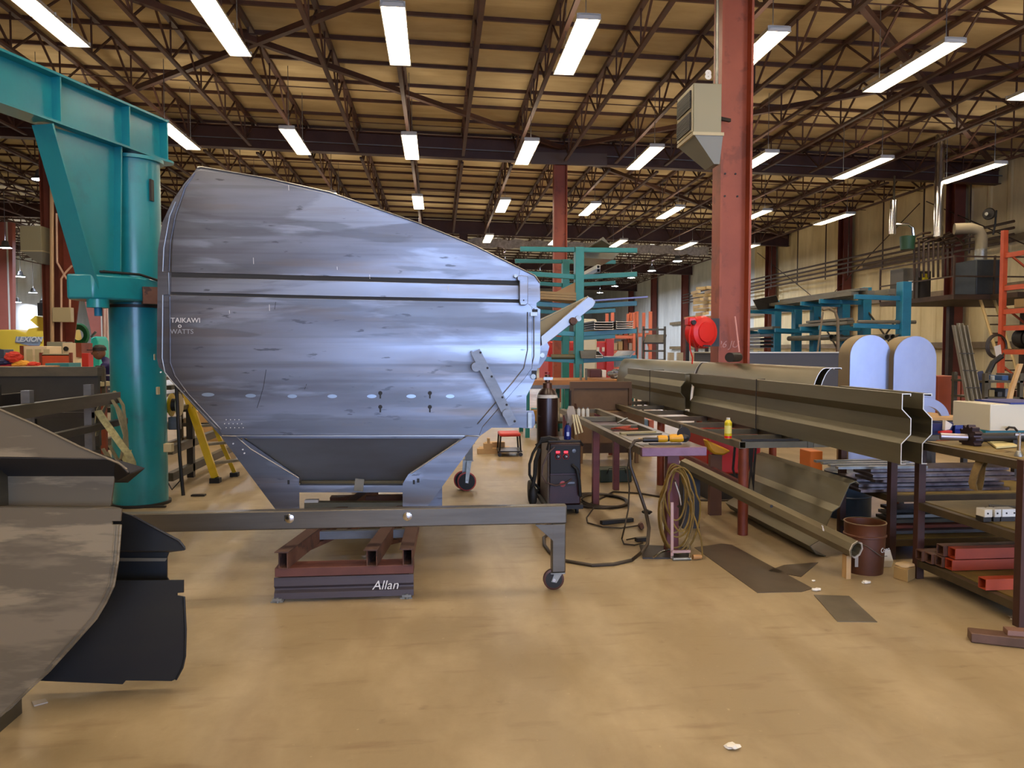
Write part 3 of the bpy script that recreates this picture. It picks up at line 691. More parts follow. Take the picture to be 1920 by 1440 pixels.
MB().prism([P(L0,858,3.42), P(214,862,3.42), P(240,887,3.42), P(232,893,3.56), P(L0,893,3.56)], (0,0,.006)).build('upper_ledge', slot_m, fp)  # dark colour stands in for the shade under the upper sheet
MB().prism([P(214,862,3.43), P(244,888,3.43), P(271,879,3.8), P(240,905,3.7), P(214,905,3.6)], (0,0,.005)).build('ledge_tip', darks_m, fp)
MB().prism([P(L0,951,3.43), P(226,954,3.43), P(200,950,3.57), P(L0,948,3.57)], (0,0,.004)).build('lower_ledge', tan_m, fp)
MB().box(P(L0,900,3.42).x-.5, P(-20,900,3.42).x, 3.44, 3.62, 0.0, 1.2).build('support_post', steel_m, fp)
rp_ = side_panel('hopper_side', 'dark blue-grey steel side panel with a notched edge standing behind the tan panel', dk_m, 3.82,
    [(190,948),(250,968),(300,995),(336,1014),(346,1026),(347,1031),(340,1033),(190,1032)],
    [(190,1030),(317,1034),(313,1046),(313,1083),(318,1090),(190,1090)],
    [(90,1080),(130,1089),(344,1088),(344,1111),(332,1112),(332,1117),(345,1119),(348,1180),(347,1230),(342,1252),(332,1272),(322,1277),(236,1276),(230,1283),(60,1276)],
    [([(345,1119),(348,1180),(347,1230),(342,1252),(330,1274)], .006), ([(250,968),(300,995),(336,1014),(346,1027)], .006)])
MB().prism([P(190,1032,3.83), P(346,1032,3.83), P(316,1036,3.97), P(190,1036,3.97)], (0,0,.004)).build('upper_ledge', slot_m, rp_)  # shade of the recess put into the dark colour
MB().prism([P(190,1046,3.955), P(314,1046,3.955), P(310,1052,3.955), P(190,1052,3.955)], (0,-.004,0)).build('fold_strip', tan_m, rp_)
# ================================================================ teal jib crane
begin(-3.21, 8.2)
jc = thing('jib_crane', 'tall teal pillar jib crane with a boxed arm reaching over the left corner', 'crane', (-3.21, 8.2, 0))
n_ = Vector((1, -.345, 0)).normalized(); p0 = Vector((-3.12, 8.2, 0)); d_ = Vector((-.345, -1, 0)).normalized()
def A(px, py): return PL(px, py, p0, n_)
post_c = (-3.19, 8.2)
MB().lathe([(.272,0),(.272,2.12)], (*post_c, 0), 48).build('lower_post', teal_m, jc)
MB().lathe([(.252,2.1),(.252,3.62)], (*post_c, 0), 48).build('upper_post', teal_m, jc)
MB().lathe([(.29,3.62),(.29,3.655)], (*post_c, 0), 48).build('cap_ring', teal_m, jc)
MB().lathe([(.13,3.65),(.13,3.73)], (*post_c, 0), 24).build('bearing', grey_m, jc)
MB().lathe([(.30,0),(.30,.03)], (*post_c, 0), 40).build('base_ring', darks_m, jc)
MB().box(-3.5, -2.85, 7.93, 7.97, .0, .02).build('base_plate', darks_m, jc)
MB().lathe([(.30,2.09),(.30,2.12)], (*post_c, 0), 40).build('bearing_ring', darks_m, jc)
ZT, ZB = 4.13, 3.70
sA, sB = -.30, 4.2
pA = p0 - d_*(-sA)*1 if False else p0 + d_*sA; pB = p0 + d_*sB
def at(p, z): return Vector((p.x, p.y, z))
MB().prism([at(pA,ZB), at(pA,ZT), at(pB,ZT), at(pB,ZB)], n_*.016).build('arm_web', teal_m, jc)
MB().bar(at(pA,ZT), at(pB,ZT), .24, .022).build('top_flange', teal_m, jc)
MB().bar(at(pA,ZB), at(pB,ZB), .24, .022).build('bottom_flange', teal_m, jc)
MB().lathe([(.14,ZB-.012),(.14,ZB+.012)], (pA.x, pA.y, 0), 32).build('arm_end_disc', teal_m, jc)
for s in (-.29, .28, 1.15, 2.4, 3.6):
    q = p0 + d_*s; MB().bar(at(q, ZB), at(q, ZT), .015, .22, n_).build('stiffener', teal_m, jc)
# tapered brace web, its sloping flange and its vertical edge
w1, w2, w3, w4 = A(80,234), A(214,272), A(212,530), A(175,548)
MB().prism([w1, w2, w3, w4], n_*.012).build('brace_web', teal_m, jc)
bd = (w4 - w1).normalized()
MB().bar(A(80,233), A(174,560), .22, .02, n_.cross(bd)).build('brace_flange', teal_m, jc)
MB().bar(A(214,272), A(212,524), .18, .018, n_.cross(Vector((0,0,-1)))).build('brace_edge', teal_m, jc)
MB().prism([(-3.60,7.58,2.14),(-3.54,7.42,2.14),(-3.30,7.42,2.14),(-3.02,7.68,2.14),(-2.88,8.0,2.14),(-2.9,8.35,2.14),(-3.1,8.6,2.14),(-3.45,8.55,2.14),(-3.6,8.1,2.14)], (0,0,.24)).build('collar', teal_m, jc, bevel=.02)
MB().lathe([(.1,2.06),(.1,2.14)], (-3.30, 7.52, 0), 16).build('thrust_roller', teal_m, jc)
MB().lathe([(.035,1.98),(.035,2.08)], (-3.30, 7.52, 0), 12).build('roller_pin', blue_m, jc)
MB().bar((-2.98,7.78,2.2), (-2.74,7.9,2.2), .14, .17).build('stop_bracket', rust_m, jc)
cb = A(211,200) - n_*.14; 
for k, dx in enumerate((-.035, .02)):
    MB().path([A(213,215)-n_*.11+Vector((dx,0,0)), A(213,300)-n_*.11+Vector((dx,0,0)), A(211,420)-n_*.11+Vector((dx,0,0)), A(212,505)-n_*.11+Vector((dx*1.5,0,0)), Vector((-3.3+dx,7.6,2.42)), Vector((-3.0,7.78,2.41)), Vector((-2.83,8.0,2.35)), Vector((-2.8,8.05,2.15))], .013, 8).build('power_cable', black_m, jc)
for y in (289, 397): MB().bar(A(204,y)-n_*.12, A(219,y)-n_*.12, .03, .03).build('cable_clamp', darks_m, jc)
MB().box(-2.975, -2.955, 8.02, 8.10, 3.2, 3.42).build('black_label', black_m, jc)
MB().box(-2.95, -2.93, 8.02, 8.08, 1.18, 1.26).build('switch_tab', cream_m, jc)
# cable reel, control box and conduit on the right side of the post
MB().path([(-2.86,8.35,1.55),(-2.84,8.35,.95),(-2.83,8.35,.5),(-2.8,8.35,.05)], .02, 8).build('conduit', darks_m, jc)
rl = thing('cord_reel', 'yellow cord reel hanging beside the teal post', 'cord reel', P(327,780,8.5))
c = P(328, 759, 8.5)
MB().lathe([(.0,-.05),(.125,-.045),(.13,-.03),(.0,-.025)], c, 28, 'x').build('yellow_flange', yellow_m, rl)
MB().lathe([(.07,-.03),(.07,.04)], c, 20, 'x').build('drum', black_m, rl)
MB().lathe([(.0,.04),(.125,.04),(.125,.055),(.0,.055)], c, 28, 'x').build('back_flange', cream_m, rl)
MB().bar(c+Vector((-.08,0,0)), c+Vector((-.03,0,0)), .03, .03).build('knob', black_m, rl)
MB().path([c+Vector((.02,-.02,-.06)), c+Vector((.06,-.02,-.5)), c+Vector((.04,0,-.85)), c+Vector((-.05,0,-.95)), c+Vector((-.1,0,-.85))], .008, 6).build('cord', darks_m, rl)
MB().path([c+Vector((.0,0,.0)), c+Vector((.0,.15,.0)), c+Vector((-.2,.2,.0))], .012, 6).build('bracket', darks_m, rl)
b = MB().box(P(315,800,8.4).x, P(335,800,8.4).x, 8.4, 8.5, P(320,806,8.4).z, P(320,782,8.4).z); solo(b, 'control_box', grey_m, 'small grey control box under the yellow cord reel', 'control box', bevel=.006)
b = MB().box(P(305,800,8.0).x, P(321,800,8.0).x, 8.0, 8.08, P(320,848,8.0).z, P(320,832,8.0).z); solo(b, 'switch_box', cream_m, 'small cream switch box low on the right side of the teal post', 'switch box', bevel=.006)

end(); begin(-3.0, 6.3)
# ================================================================ left storage rack in front of the post
lr = thing('bar_rack', 'dark steel bar rack with sling straps in front of the teal post', 'rack', (-3.2, 6, 0))
for zz, y1, y0, h in ((1.27, 6.95, 4.5, .1), (1.02, 7.1, 4.9, .055), (.80, 6.5, 4.8, .05), (.66, 7.0, 5.4, .08)):
    MB().bar((-2.9, y0, zz-h/2), (-2.9, y1, zz-h/2), .06, h).build('rail', darks_m if zz < 1.2 else steel_m, lr, bevel=.003)
    if zz != .80: MB().bar((-3.7, y0, zz-h/2), (-3.7, y1, zz-h/2), .06, h).build('rail', darks_m, lr)
for yy in (5.48, 6.45):
    for xx in (-2.93, -3.67): MB().bar((xx, yy, 0), (xx, yy, 1.36), .06, .06).build('upright', grey_m if xx > -3 else darks_m, lr)
    for zz in (.4, 1.1): MB().bar((-3.7, yy, zz), (-2.9, yy, zz), .05, .05).build('cross_bar', darks_m, lr)
MB().bar((-3.1, 4.6, .93), (-3.1, 6.2, .93), .05, .05).build('stored_bar', rust_m, lr)
for i, (x0, zz, col) in enumerate(((0, 1.24, 0), (.03, 1.2, 0), (.07, 1.25, 0))):
    y = 6.75 + .07*i
    pts = [(-2.95-.02*i, y-.15, zz-.3), (-2.95, y-.08, zz-.1), (-2.9, y, zz+.03), (-2.84, y+.03, zz-.1), (-2.78-.02*i, y+.04, zz-.35), (-2.8, y, zz-.55), (-2.86, y-.05, zz-.6), (-2.92, y-.08, zz-.45)]
    tag(MB().strip(pts, .06, .006, (0,1,0)).build('lifting_strap', strap_m), 'worn grey-green lifting strap looped over the dark bar rack', 'strap', 'straps on the bar rack')
pts = [P(183,770,6.6), P(196,790,6.55), P(212,812,6.5), P(228,835,6.45), P(240,850,6.45), P(248,868,6.45), P(249,880,6.46), P(243,872,6.5), P(236,860,6.52), P(240,845,6.55)]
tag(MB().strip(pts, .06, .006, (1,.3,.2)).build('lifting_strap', M('strap_light', '#a59c6a', .8, 0, '#7d744c', 25)), 'longest pale green lifting strap hanging down in front of the teal post', 'strap')
bx = thing('framed_panel', 'wide dark steel panel with a folded rim standing behind the bar rack at the left', 'steel panel', (-5.5, 7.4, 0))
xr = P(183, 700, 7.2).x; zt_ = P(100, 688, 7.2).z
MB().box(-8.0, xr, 7.2, 7.25, .75, zt_-.06).build('front_panel', M('bin_steel', '#3a3832', .5, .4, '#302e2a', 2), bx)
MB().box(-8.02, xr+.01, 7.17, 7.28, zt_-.085, zt_).build('rim', steel_m, bx)
for xx in (-7.8, -5.8, xr-.1): MB().bar((xx, 7.3, 0), (xx, 7.3, .9), .08, .08).build('leg', darks_m, bx)
end(); begin(-3.3, 10.5)
# storage rack right of the post, stepladder
rk = thing('pipe_rack', 'low rusty steel storage rack behind the post and the yellow stepladder', 'rack', (-3.6, 11, 0))
for zz in (.13, .45, .93, 1.2):
    for xx in (-3.2, -4.3): MB().bar((xx, 9.1, zz), (xx, 13.2, zz), .08, .1 if zz < .5 else .05).build('rail', steel_m, rk)
for yy in (9.9, 12.9):
    for xx in (-3.2, -4.3): MB().bar((xx, yy, 0), (xx, yy, 1.45), .08, .08).build('upright', darks_m, rk)
    for zz in (.45, .93): MB().bar((-4.3, yy, zz-.05), (-3.2, yy, zz-.05), .06, .06).build('cross_bar', darks_m, rk)
cr = None
for i, (x, y, zz, s) in enumerate(((-4.0, 14.2, 0, (.7,.6,.55)), (-3.3, 14.6, 0, (.6,.5,.35)), (-4.0, 14.2, .55, (.6,.5,.4)))):
    solo(MB().box(x-s[0]/2, x+s[0]/2, y-s[1]/2, y+s[1]/2, zz, zz+s[2]), 'crate', M('pale_wood', '#c9a878', .7, 0, '#b8935f', 3, (1,6,1)), 'pale wooden crate behind the stepladder, ' + ['under another crate', 'lowest and standing alone', 'topmost of the stack'][i], 'crate', bevel=.01)
ldr = thing('stepladder', 'yellow fibreglass stepladder behind the left flank of the hopper', 'ladder', (-2.5, 9.7, 0))
f1 = PZ(404, 905); f2 = Vector((f1.x+.5, f1.y+.5, 0))
tp1 = P(333, 690, 9.9); tp2 = tp1 + Vector((.3, .3, 0))
for f, t_ in ((f1, tp1), (f2, tp2)):
    MB().bar(f+Vector((0,0,.06)), t_, .09, .035, (0,1,0)).build('side_rail', yellow_m, ldr)
    MB().box(f.x-.06, f.x+.06, f.y-.05, f.y+.05, 0, .06).build('rubber_foot', black_m, ldr)
for k in range(1, 6):
    s = k/6.2; MB().bar(f1.lerp(tp1, s), f2.lerp(tp2, s), .09, .03).build('step', galv_m, ldr)
g1 = PZ(440, 893); g2 = g1 + Vector((.45, .5, 0))
for g, t_ in ((g1, tp1+Vector((.1,.1,0))), (g2, tp2+Vector((.05,.1,0)))):
    MB().bar(g+Vector((0,0,.05)), t_, .05, .03, (0,1,0)).build('rear_rail', yellow_m, ldr)
    MB().box(g.x-.05, g.x+.05, g.y-.05, g.y+.05, 0, .05).build('rubber_foot', black_m, ldr)
solo(MB().box(PZ(358,931).x, PZ(383,931).x, PZ(370,931).y, PZ(370,931).y+.07, 0, .018), 'steel_offcut', darks_m, 'small dark steel offcut on the floor between the post and the hopper', 'offcut')

end()
# ================================================================ far left background
# heater, junction box and conduits on the brown column
def unit_heater(x, y, z, w_, h_, d, label, grille_left=True, duct=True):
    t = thing('unit_heater', label, 'heater', (x, y, z))
    MB().box(x, x+w_, y, y+d, z, z+h_).build('casing', M('heater_enamel', '#8e896e', .5, 0, '#8f896c', 2), t, bevel=.01)
    g = MB()
    MB().box(x-.012, x, y+.02, y+d-.02, z+.02, z+h_-.02).build('side_frame', cream_m, t)
    for a in (.06, h_*.54):
        for k in range(9):
            zz = z + a + k*(h_*.36)/9; g.bar((x-.02, y+.05, zz), (x-.02, y+d-.05, zz), .02, .018)
    g.build('louvre', darks_m, t)
    MB().box(x-.005, x+w_+.03, y-.01, y+d, z-.03, z+.01).build('lower_flange', cream_m, t)
    if duct:
        MB().add([(x+.02,y,z-.03),(x+w_+.02,y,z-.03),(x+w_+.02,y+d,z-.03),(x+.02,y+d,z-.03),(x+w_*.8,y+.05,z-.36),(x+w_,y+.05,z-.36),(x+w_,y+d*.6,z-.36),(x+w_*.8,y+d*.6,z-.36)],
                 [(0,1,2,3),(7,6,5,4),(0,4,5,1),(1,5,6,2),(2,6,7,3),(3,7,4,0)]).build('duct_hood', M('hood_grey', '#7b7b70', .5, .15), t)
    return t
h1 = unit_heater(P(49,475,24).x, 23.7, P(49,472,24).z, .58, .72, .8, 'beige unit heater on the left side of the brown column at the far left')
jb = thing('junction_box', 'cream junction box with conduits on the brown column behind the crane', 'electrical box', P(120,604,23.9))
q = P(103,604,23.9); r = P(137,577,23.9)
MB().box(q.x, r.x, 23.75, 23.95, q.z, r.z).build('cover', cream_m, jb, bevel=.01)
MB().path([P(115,577,23.9), P(115,523,23.9), P(122,512,23.9), P(135,498,23.9)], .03, 8).build('conduit', M('pink_conduit', '#c9a58c', .5), jb)
MB().path([P(125,523,23.9), P(107,492,23.9), P(106,400,23.9)], .03, 8).build('conduit', MATS['pink_conduit'], jb)
MB().path([P(131,577,23.9), P(131,560,23.9)], .03, 8).build('conduit', MATS['pink_conduit'], jb)
MB().path([P(115,604,23.9), P(115,640,23.9)], .03, 8).build('conduit', MATS['pink_conduit'], jb)
solo(MB().tube(P(98,740,23.85), P(97,330,23.85), .055, 10), 'wall_conduit', M('cream_conduit', '#b89a74', .5), 'thick cream vertical conduit running up the brown column', 'conduit')
solo(MB().prism([P(150,545,24.3), P(160,400,24.3), P(112,400,24.3), P(112,700,24.3), P(132,700,24.3)], (0,.04,0)), 'column_haunch', M('haunch', '#7a3520', .55, 0, '#63291a', 2), 'flared red-brown steel plate beside the brown column behind the crane', 'steel plate')
for px, l in ((197, 'left of two'), (203, 'right of two')):
    solo(MB().tube(P(px,800,31), P(px,400,31), .05, 8), 'wall_conduit', MATS['pink_conduit'], 'thin pale vertical conduit close to the crane post, ' + l, 'conduit')
# yellow harvester
hv = thing('combine_harvester', 'yellow harvester with a grey lettered band far behind at the left', 'harvester', (-16.5, 31, 0))
yl = M('harvester_yellow', '#f0cb46', .45)
MB().prism([P(-60,690,30), P(84,690,30), P(84,630,30), P(80,612,30), P(52,616,30), P(48,624,30), P(30,618,30), P(-60,618,30)], (0,3.0,0)).build('body', yl, hv, bevel=.05)
MB().prism([P(30,631,29.98), P(81,632,29.98), P(72,652,29.98), P(45,646,29.98), P(28,642,29.98)], (0,.03,0)).build('decal_band', M('band_grey', '#8c98a8', .5), hv)
text('LEXION', P(54,636.5,29.94), .26, white_m, hv, 'decal_lettering', shear=.3, bold=.006)
MB().prism([P(56,600,30), P(66,592,30), P(82,596,30), P(82,618,30), P(70,612,30)], (0,1.2,0)).build('spout', yl, hv)
MB().box(-21, -14.9, 30.2, 32.8, .5, 1.0).build('lower_panel', yl, hv)
for xx in (-20.0, -16.2):
    MB().lathe([(.55,-.25),(.85,-.2),(.85,.2),(.55,.25)], (xx, 30.1, .85), 24, 'y').build('tyre', black_m, hv); MB().lathe([(.0,-.2),(.55,-.2),(.55,.2),(0,.2)], (xx, 30.1, .85), 20, 'y').build('rim', yl, hv)
MB().box(P(70,570,29.6).x, P(80,570,29.6).x, 29.6, 29.9, P(75,592,29.6).z, P(75,568,29.6).z).build('mirror', darks_m, hv)
# green coil and teal machine behind the flared plate
gc = thing('hose_coil', 'dark green coiled hose behind the crane collar', 'hose', P(148,640,26))
for k in range(4):
    c = P(147,628,26+k*.05); MB().path([c + Vector((math.cos(a*math.pi/12)*(.3-.03*k), 0, math.sin(a*math.pi/12)*(.34-.04*k))) for a in range(24)], .05, 6, True).build('coil', M('green_hose', '#1f6b3c', .5), gc)
MB().bar(P(160,640,26), Vector((P(160,745,26).x,26,0)), .08, .08).build('stand', grey_m, gc)
tm = thing('welding_cart', 'bright teal machine cart left of the pink tapered column', 'machine', (P(177,650,27).x, 27, 0))
MB().prism([P(168,720,27), P(188,720,27), P(185,640,27), P(180,630,27), P(170,634,27)], (0,.8,0)).build('cover', M('bright_teal', '#2fb59c', .5), tm, bevel=.03)
MB().box(P(169,720,27).x, P(187,720,27).x, 27, 27.8, 0, P(169,719,27).z).build('base', darks_m, tm)
MB().bar(P(171,632,26.9), P(180,622,26.9), .06, .06).build('handle', galv_m, tm)
# cabinets, benches and clutter above the bin rim
def crate(px0, px1, py0, py1, Y, d, mat, name, label, cat, bev=.01, floor_=False):
    a = P(px0, py1, Y); b = P(px1, py0, Y)
    return solo(MB().box(a.x, b.x, Y, Y+d, 0 if floor_ else a.z, b.z), name, mat, label, cat, bevel=bev)
lc = thing('locker', 'cream steel locker with louvred doors at the far left', 'locker', (P(62,690,16).x, 16.3, 0))
a = P(45, 690, 16); b = P(88, 649, 16)
MB().box(a.x, b.x, 16, 16.6, 0, b.z).build('body', M('locker_cream', '#d8c4a0', .5), lc, bevel=.01)
for k in range(3): MB().box(a.x+.06+.16*k, a.x+.17+.16*k, 15.985, 16, b.z-.4, b.z-.06).build('door', cream_m, lc)
MB().box(a.x-.06, a.x, 15.98, 16.6, 0, b.z+.01).build('side_panel', redox_m, lc)
crate(88, 117, 641, 663, 18, .5, M('grey_green_box', '#8f8f7a', .5), 'fuse_box', 'grey-green electrical box at the foot of the brown column', 'electrical box', floor_=True)
dp = thing('control_cabinet', 'cream control cabinet with a round dial right of the grey-green box', 'cabinet', (P(127,690,17).x, 17, 0))
a = P(118, 690, 17); b = P(148, 643, 17)
MB().box(a.x, b.x, 17, 17.5, 0, b.z).build('body', M('cab_cream', '#dcc9a4', .5), dp, bevel=.01)
MB().lathe([(0,-.02),(.05,-.02),(.05,0)], P(124,654,16.99), 16, 'y').build('dial', black_m, dp)
MB().box(b.x-.05, b.x+.06, 16.97, 17.5, b.z-.3, b.z).build('side_panel', MATS['red_primer'], dp)
ws = thing('welding_screen', 'orange welding screen with a teal lower edge above the dark bin', 'screen', (P(104,690,12).x, 12, 0))
a = P(77, 689, 12); b = P(132, 665, 12)
MB().box(a.x, b.x, 12, 12.03, .9, b.z).build('curtain', M('screen_orange', '#d0552a', .6, 0, '#bb4722', 3), ws)
for xx in (a.x, b.x): MB().bar((xx, 12.015, 0), (xx, 12.015, b.z+.03), .04, .04).build('pole', redox_m, ws)
MB().bar((a.x, 12.015, b.z), (b.x, 12.015, b.z), .03, .03).build('top_rail', cream_m, ws)
MB().box(P(85,690,11.6).x, P(129,690,11.6).x, 11.6, 11.98, 0, P(85,681,11.6).z).build('teal_base', M('t_base', '#2f7f86', .5), ws)
bt = thing('side_table', 'low workbench with clothing and bags at the left edge', 'table', (P(10,700,11).x, 11.2, 0))
MB().box(P(-60,700,11).x, P(72,700,11).x, 11, 11.8, P(10,687,11).z-.05, P(10,687,11).z).build('top', wood_m, bt)
for px in (-55, 68):
    for yy in (11.05, 11.75): MB().bar((P(px,700,11).x, yy, 0), (P(px,700,11).x, yy, P(10,687,11).z-.05), .05, .05).build('leg', steel_m, bt)
for i, (px, py, r_, colr, sc, lb) in enumerate(((25,670,.11,'#c23a28',(1.1,.8,.7),'red welding helmet-shaped bundle on the bench at the left edge'), (6,679,.1,'#232a52',(1.4,.8,.5),'navy blue cloth heap at the very left edge of the bench'),
      (12,685,.06,'#b4243c',(1.8,.8,.4),'crimson folded cloth lying low on the left bench'), (40,682,.09,'#e0a43a',(1.5,.8,.5),'yellow-orange bundle in the middle of the left bench'), (60,683,.07,'#cf3d2a',(1.6,.8,.5),'orange-red rag heap at the right end of the left bench'))):
    solo(MB().blob(P(px, py, 11.3), r_, .18, 3, sc), 'cloth_bundle', M('cloth%d' % i, colr, .8), lb, 'bundle')
crate(153, 166, 662, 680, 15, .2, M('red_box', '#b5281c', .5), 'toolbox', 'small dark red box left of the bending worker', 'box', floor_=True)
crate(0, 8, 655, 690, 14, .3, M('checker', '#3a4556', .5), 'cabinet', 'narrow blue-grey cabinet at the very left edge', 'cabinet', floor_=True)
MATS['red_box']
# worker
begin(-5.6, 13)
pr = thing('person', 'person in navy purple coverall and dark cap bending forward left of the crane post', 'person', (-5.46, 13.2, 0))
skin_m = M('skin', '#7a5138', .55); cov_m = M('coverall', '#2c2760', .75, 0, '#231f4e', 6)
def skinned(name, verts, edges, radii, mat, parent, sub=2):
    me = bpy.data.meshes.new(name); me.from_pydata([Vector(v) for v in verts], edges, []); o = bpy.data.objects.new(name, me); C.objects.link(o); o.parent = parent
    sk_ = o.modifiers.new('skin', 'SKIN'); sd = o.modifiers.new('sub', 'SUBSURF'); sd.levels = sd.render_levels = sub
    for i, r_ in enumerate(radii): me.skin_vertices[0].data[i].radius = (r_, r_) if not isinstance(r_, tuple) else r_
    me.skin_vertices[0].data[0].use_root = True; sk_.use_smooth_shade = True; me.materials.append(mat); return o
# local coordinates: facing -X, leaning forward
sv = [(0,0,.92),(-.03,0,1.08),(-.12,0,1.28),(-.18,0,1.40),(-.22,0,1.46),(-.27,0,1.53),
      (.0,-.1,.86),(.02,-.11,.47),(.05,-.11,.09),(-.1,-.12,.04), (.0,.1,.86),(-.05,.11,.48),(-.02,.11,.09),(-.17,.12,.04),
      (-.16,-.19,1.38),(-.26,-.24,1.14),(-.46,-.2,1.06),(-.16,.19,1.38),(-.28,.24,1.14),(-.5,.18,1.08)]
se = [(0,1),(1,2),(2,3),(3,4),(4,5),(0,6),(6,7),(7,8),(8,9),(0,10),(10,11),(11,12),(12,13),(3,14),(14,15),(15,16),(3,17),(17,18),(18,19)]
sr = [(.13,.15),(.13,.15),(.14,.17),(.12,.15),.06,.055,.095,.065,.05,.045,.095,.065,.05,.045,.075,.055,.042,.075,.055,.042]
skinned('body', sv, se, sr, cov_m, pr)
hd = MB().blob((-.33,0,1.60), .105, 0, 3, (1.0,.78,1.12)); hd.blob((-.44,0,1.585), .022, 0, 2, (1,.7,1)); hd.blob((-.32,-.085,1.60), .025, 0, 2, (.7,.4,1)); hd.build('head', skin_m, pr, local=True)
MB().lathe([(.11,0),(.105,.05),(.07,.09),(.0,.1)], (-.32,0,1.64), 20).build('cap', black_m, pr, local=True)
MB().box(-.5,-.36,-.07,.07,1.64,1.655).build('cap_brim', black_m, pr, local=True)
for s in (-1, 1):
    hv_ = [(-.46,.19*s,1.06),(-.53,.18*s,1.045),(-.57,.18*s,1.04),(-.60,.18*s,1.02),(-.565,.155*s,1.04),(-.60,.15*s,1.02),(-.565,.2*s,1.04),(-.6,.205*s,1.02),(-.56,.22*s,1.035),(-.585,.23*s,1.02),(-.51,.15*s,1.05),(-.54,.125*s,1.035)]
    skinned('hand', hv_, [(0,1),(1,2),(2,3),(1,4),(4,5),(1,6),(6,7),(1,8),(8,9),(0,10),(10,11)], [.03,.032,.01,.008,.01,.008,.01,.008,.009,.007,.012,.009], skin_m, pr, 1)
for zz in (1.22, .98): MB().lathe([(.17,-.012),(.172,.012)], (-.09 if zz > 1 else -.01, 0, zz), 20, caps=False).build('reflective_stripe', chalk_m, pr, local=True)
end()
wt = thing('work_stand', 'narrow steel stand with clamps beside the bending worker', 'stand', (P(186,760,9.6).x, 9.6, 0))
MB().bar(P(195,745,9.6), P(194,690,9.6), .04, .03).build('post', steel_m, wt); MB().box(P(183,722,9.6).x, P(197,722,9.6).x, 9.55, 9.8, P(190,724,9.6).z, P(190,716,9.6).z).build('clamp', cream_m, wt)
MB().bar((P(190,745,9.6).x, 9.65, 0), P(190,724,9.6)+Vector((0,.05,0)), .06, .06).build('leg', redox_m, wt)
# ================================================================ things on and beside the near column
h2 = unit_heater(P(1300,230,9.25).x, 9.25, 4.30, .355, .60, .62, 'cream unit heater with louvres hung on the near brick-red column')
MB().path([(P(1347,138,9.4).x, 9.45, 4.9), (P(1347,0,9.4).x, 9.45, 7.3)], .02, 8).build('conduit', galv_m, h2)
text('8', P(1328,141,9.2), .14, white_m, h2, 'number_plate', bold=.01)
MB().bar((3.5,9.6,4.6),(3.75,9.72,4.6),.04,.04).build('bracket', darks_m, h2)
hr = thing('hose_reel', 'bright red round hose reel mounted on the near column', 'hose reel', P(1315,657,9.55))
rc = P(1316,623,9.55)
dirx = Vector((.35,-.94,0)).normalized(); side = Vector((.94,.35,0))
def disc(c, ax, prof, n=36):
    mb = MB(); ax = ax.normalized(); a = ax.cross(Vector((0,0,1))).normalized(); b = a.cross(ax)
    vs = [c + ax*h + (a*math.cos(2*math.pi*i/n) + b*math.sin(2*math.pi*i/n))*r for r, h in prof for i in range(n)]; m = len(prof)
    return mb.add(vs, [(j*n+i, j*n+(i+1) % n, (j+1)*n+(i+1) % n, (j+1)*n+i) for j in range(m-1) for i in range(n)] + [tuple(range(n)), tuple((m-1)*n+i for i in range(n))])
disc(rc, dirx, [(.17,-.1),(.205,-.08),(.21,.03),(.19,.07),(.13,.085),(.125,.10),(.06,.105)]).build('drum_case', redp_m, hr)
disc(rc, dirx, [(.19,-.11),(.195,-.10)]).build('back_cover', M('dark_red', '#8e1512', .4), hr)
MB().box(rc.x-.21, rc.x-.10, 9.45, 9.62, rc.z+.08, rc.z+.19).build('hose_mouth', redp_m, hr, bevel=.02)
MB().lathe([(.03,-.03),(.03,.02)], (rc.x-.15, 9.44, rc.z+.12), 12, 'y').build('nozzle', black_m, hr)
MB().box(rc.x-.02, rc.x+.07, 9.43, 9.45, rc.z-.185, rc.z-.165).build('maker_label', black_m, hr)
MB().path([(rc.x-.17,9.45,rc.z+.1),(rc.x-.2,9.44,rc.z-.05),(rc.x-.19,9.44,rc.z-.22),(rc.x-.15,9.46,rc.z-.32),(rc.x-.14,9.5,rc.z-.4)], .009, 6).build('hose', redp_m, hr)
MB().path([(rc.x-.15,9.45,rc.z-.1),(rc.x-.1,9.44,rc.z-.24),(rc.x-.06,9.46,rc.z-.17)], .007, 6).build('hose', M('dark_red','#8e1512'), hr)
MB().box(rc.x+.14, rc.x+.25, 9.6, 9.75, rc.z-.18, rc.z+.18).build('mount_bracket', darks_m, hr)
solo(MB().tube(P(1386,660,9.69), P(1378,593,9.69), .011, 8), 'wooden_dowel', M('pink_wood', '#d89a8c', .6), 'thin pinkish stick leaning upright against the near column', 'stick')

begin(3.25, 7.0)
# ================================================================ profile panels on the table
def prof_panel(name, label, cat, x, y0, y1, pts, mat, group=None, t=.006, strap=None):
    mb = MB().sheet(pts, t, lambda a, b: (x+a, y0, b), (0, y1-y0, 0))
    o = solo(mb, name, mat, label, cat, group); return o
PR = [(.066,1.330),(.066,1.348),(0,1.348),(0,1.238),(.066,1.172),(.066,1.065),(0,.999),(0,.855),(.04,.855)]
prof_panel('folded_panel', 'longest folded steel panel on the frame table, its white-edged end toward the camera', 'steel panel', 3.19, 5.3, 9.8, PR, olive_m)
prof_panel('folded_panel', 'short folded steel panel directly right of the longest one, same white-edged profile', 'steel panel', 3.345, 5.3, 6.42, PR, olive_m)
PR2 = [(.066,1.33),(.066,1.348),(0,1.348),(0,1.25),(-.06,1.18),(-.06,1.10),(0,1.03),(0,.87),(.04,.87)]
prof_panel('folded_panel', 'farther folded steel panel behind the longest one, its ridge bulging to the left', 'steel panel', 3.13, 9.81, 12.8, PR2, olive_m)
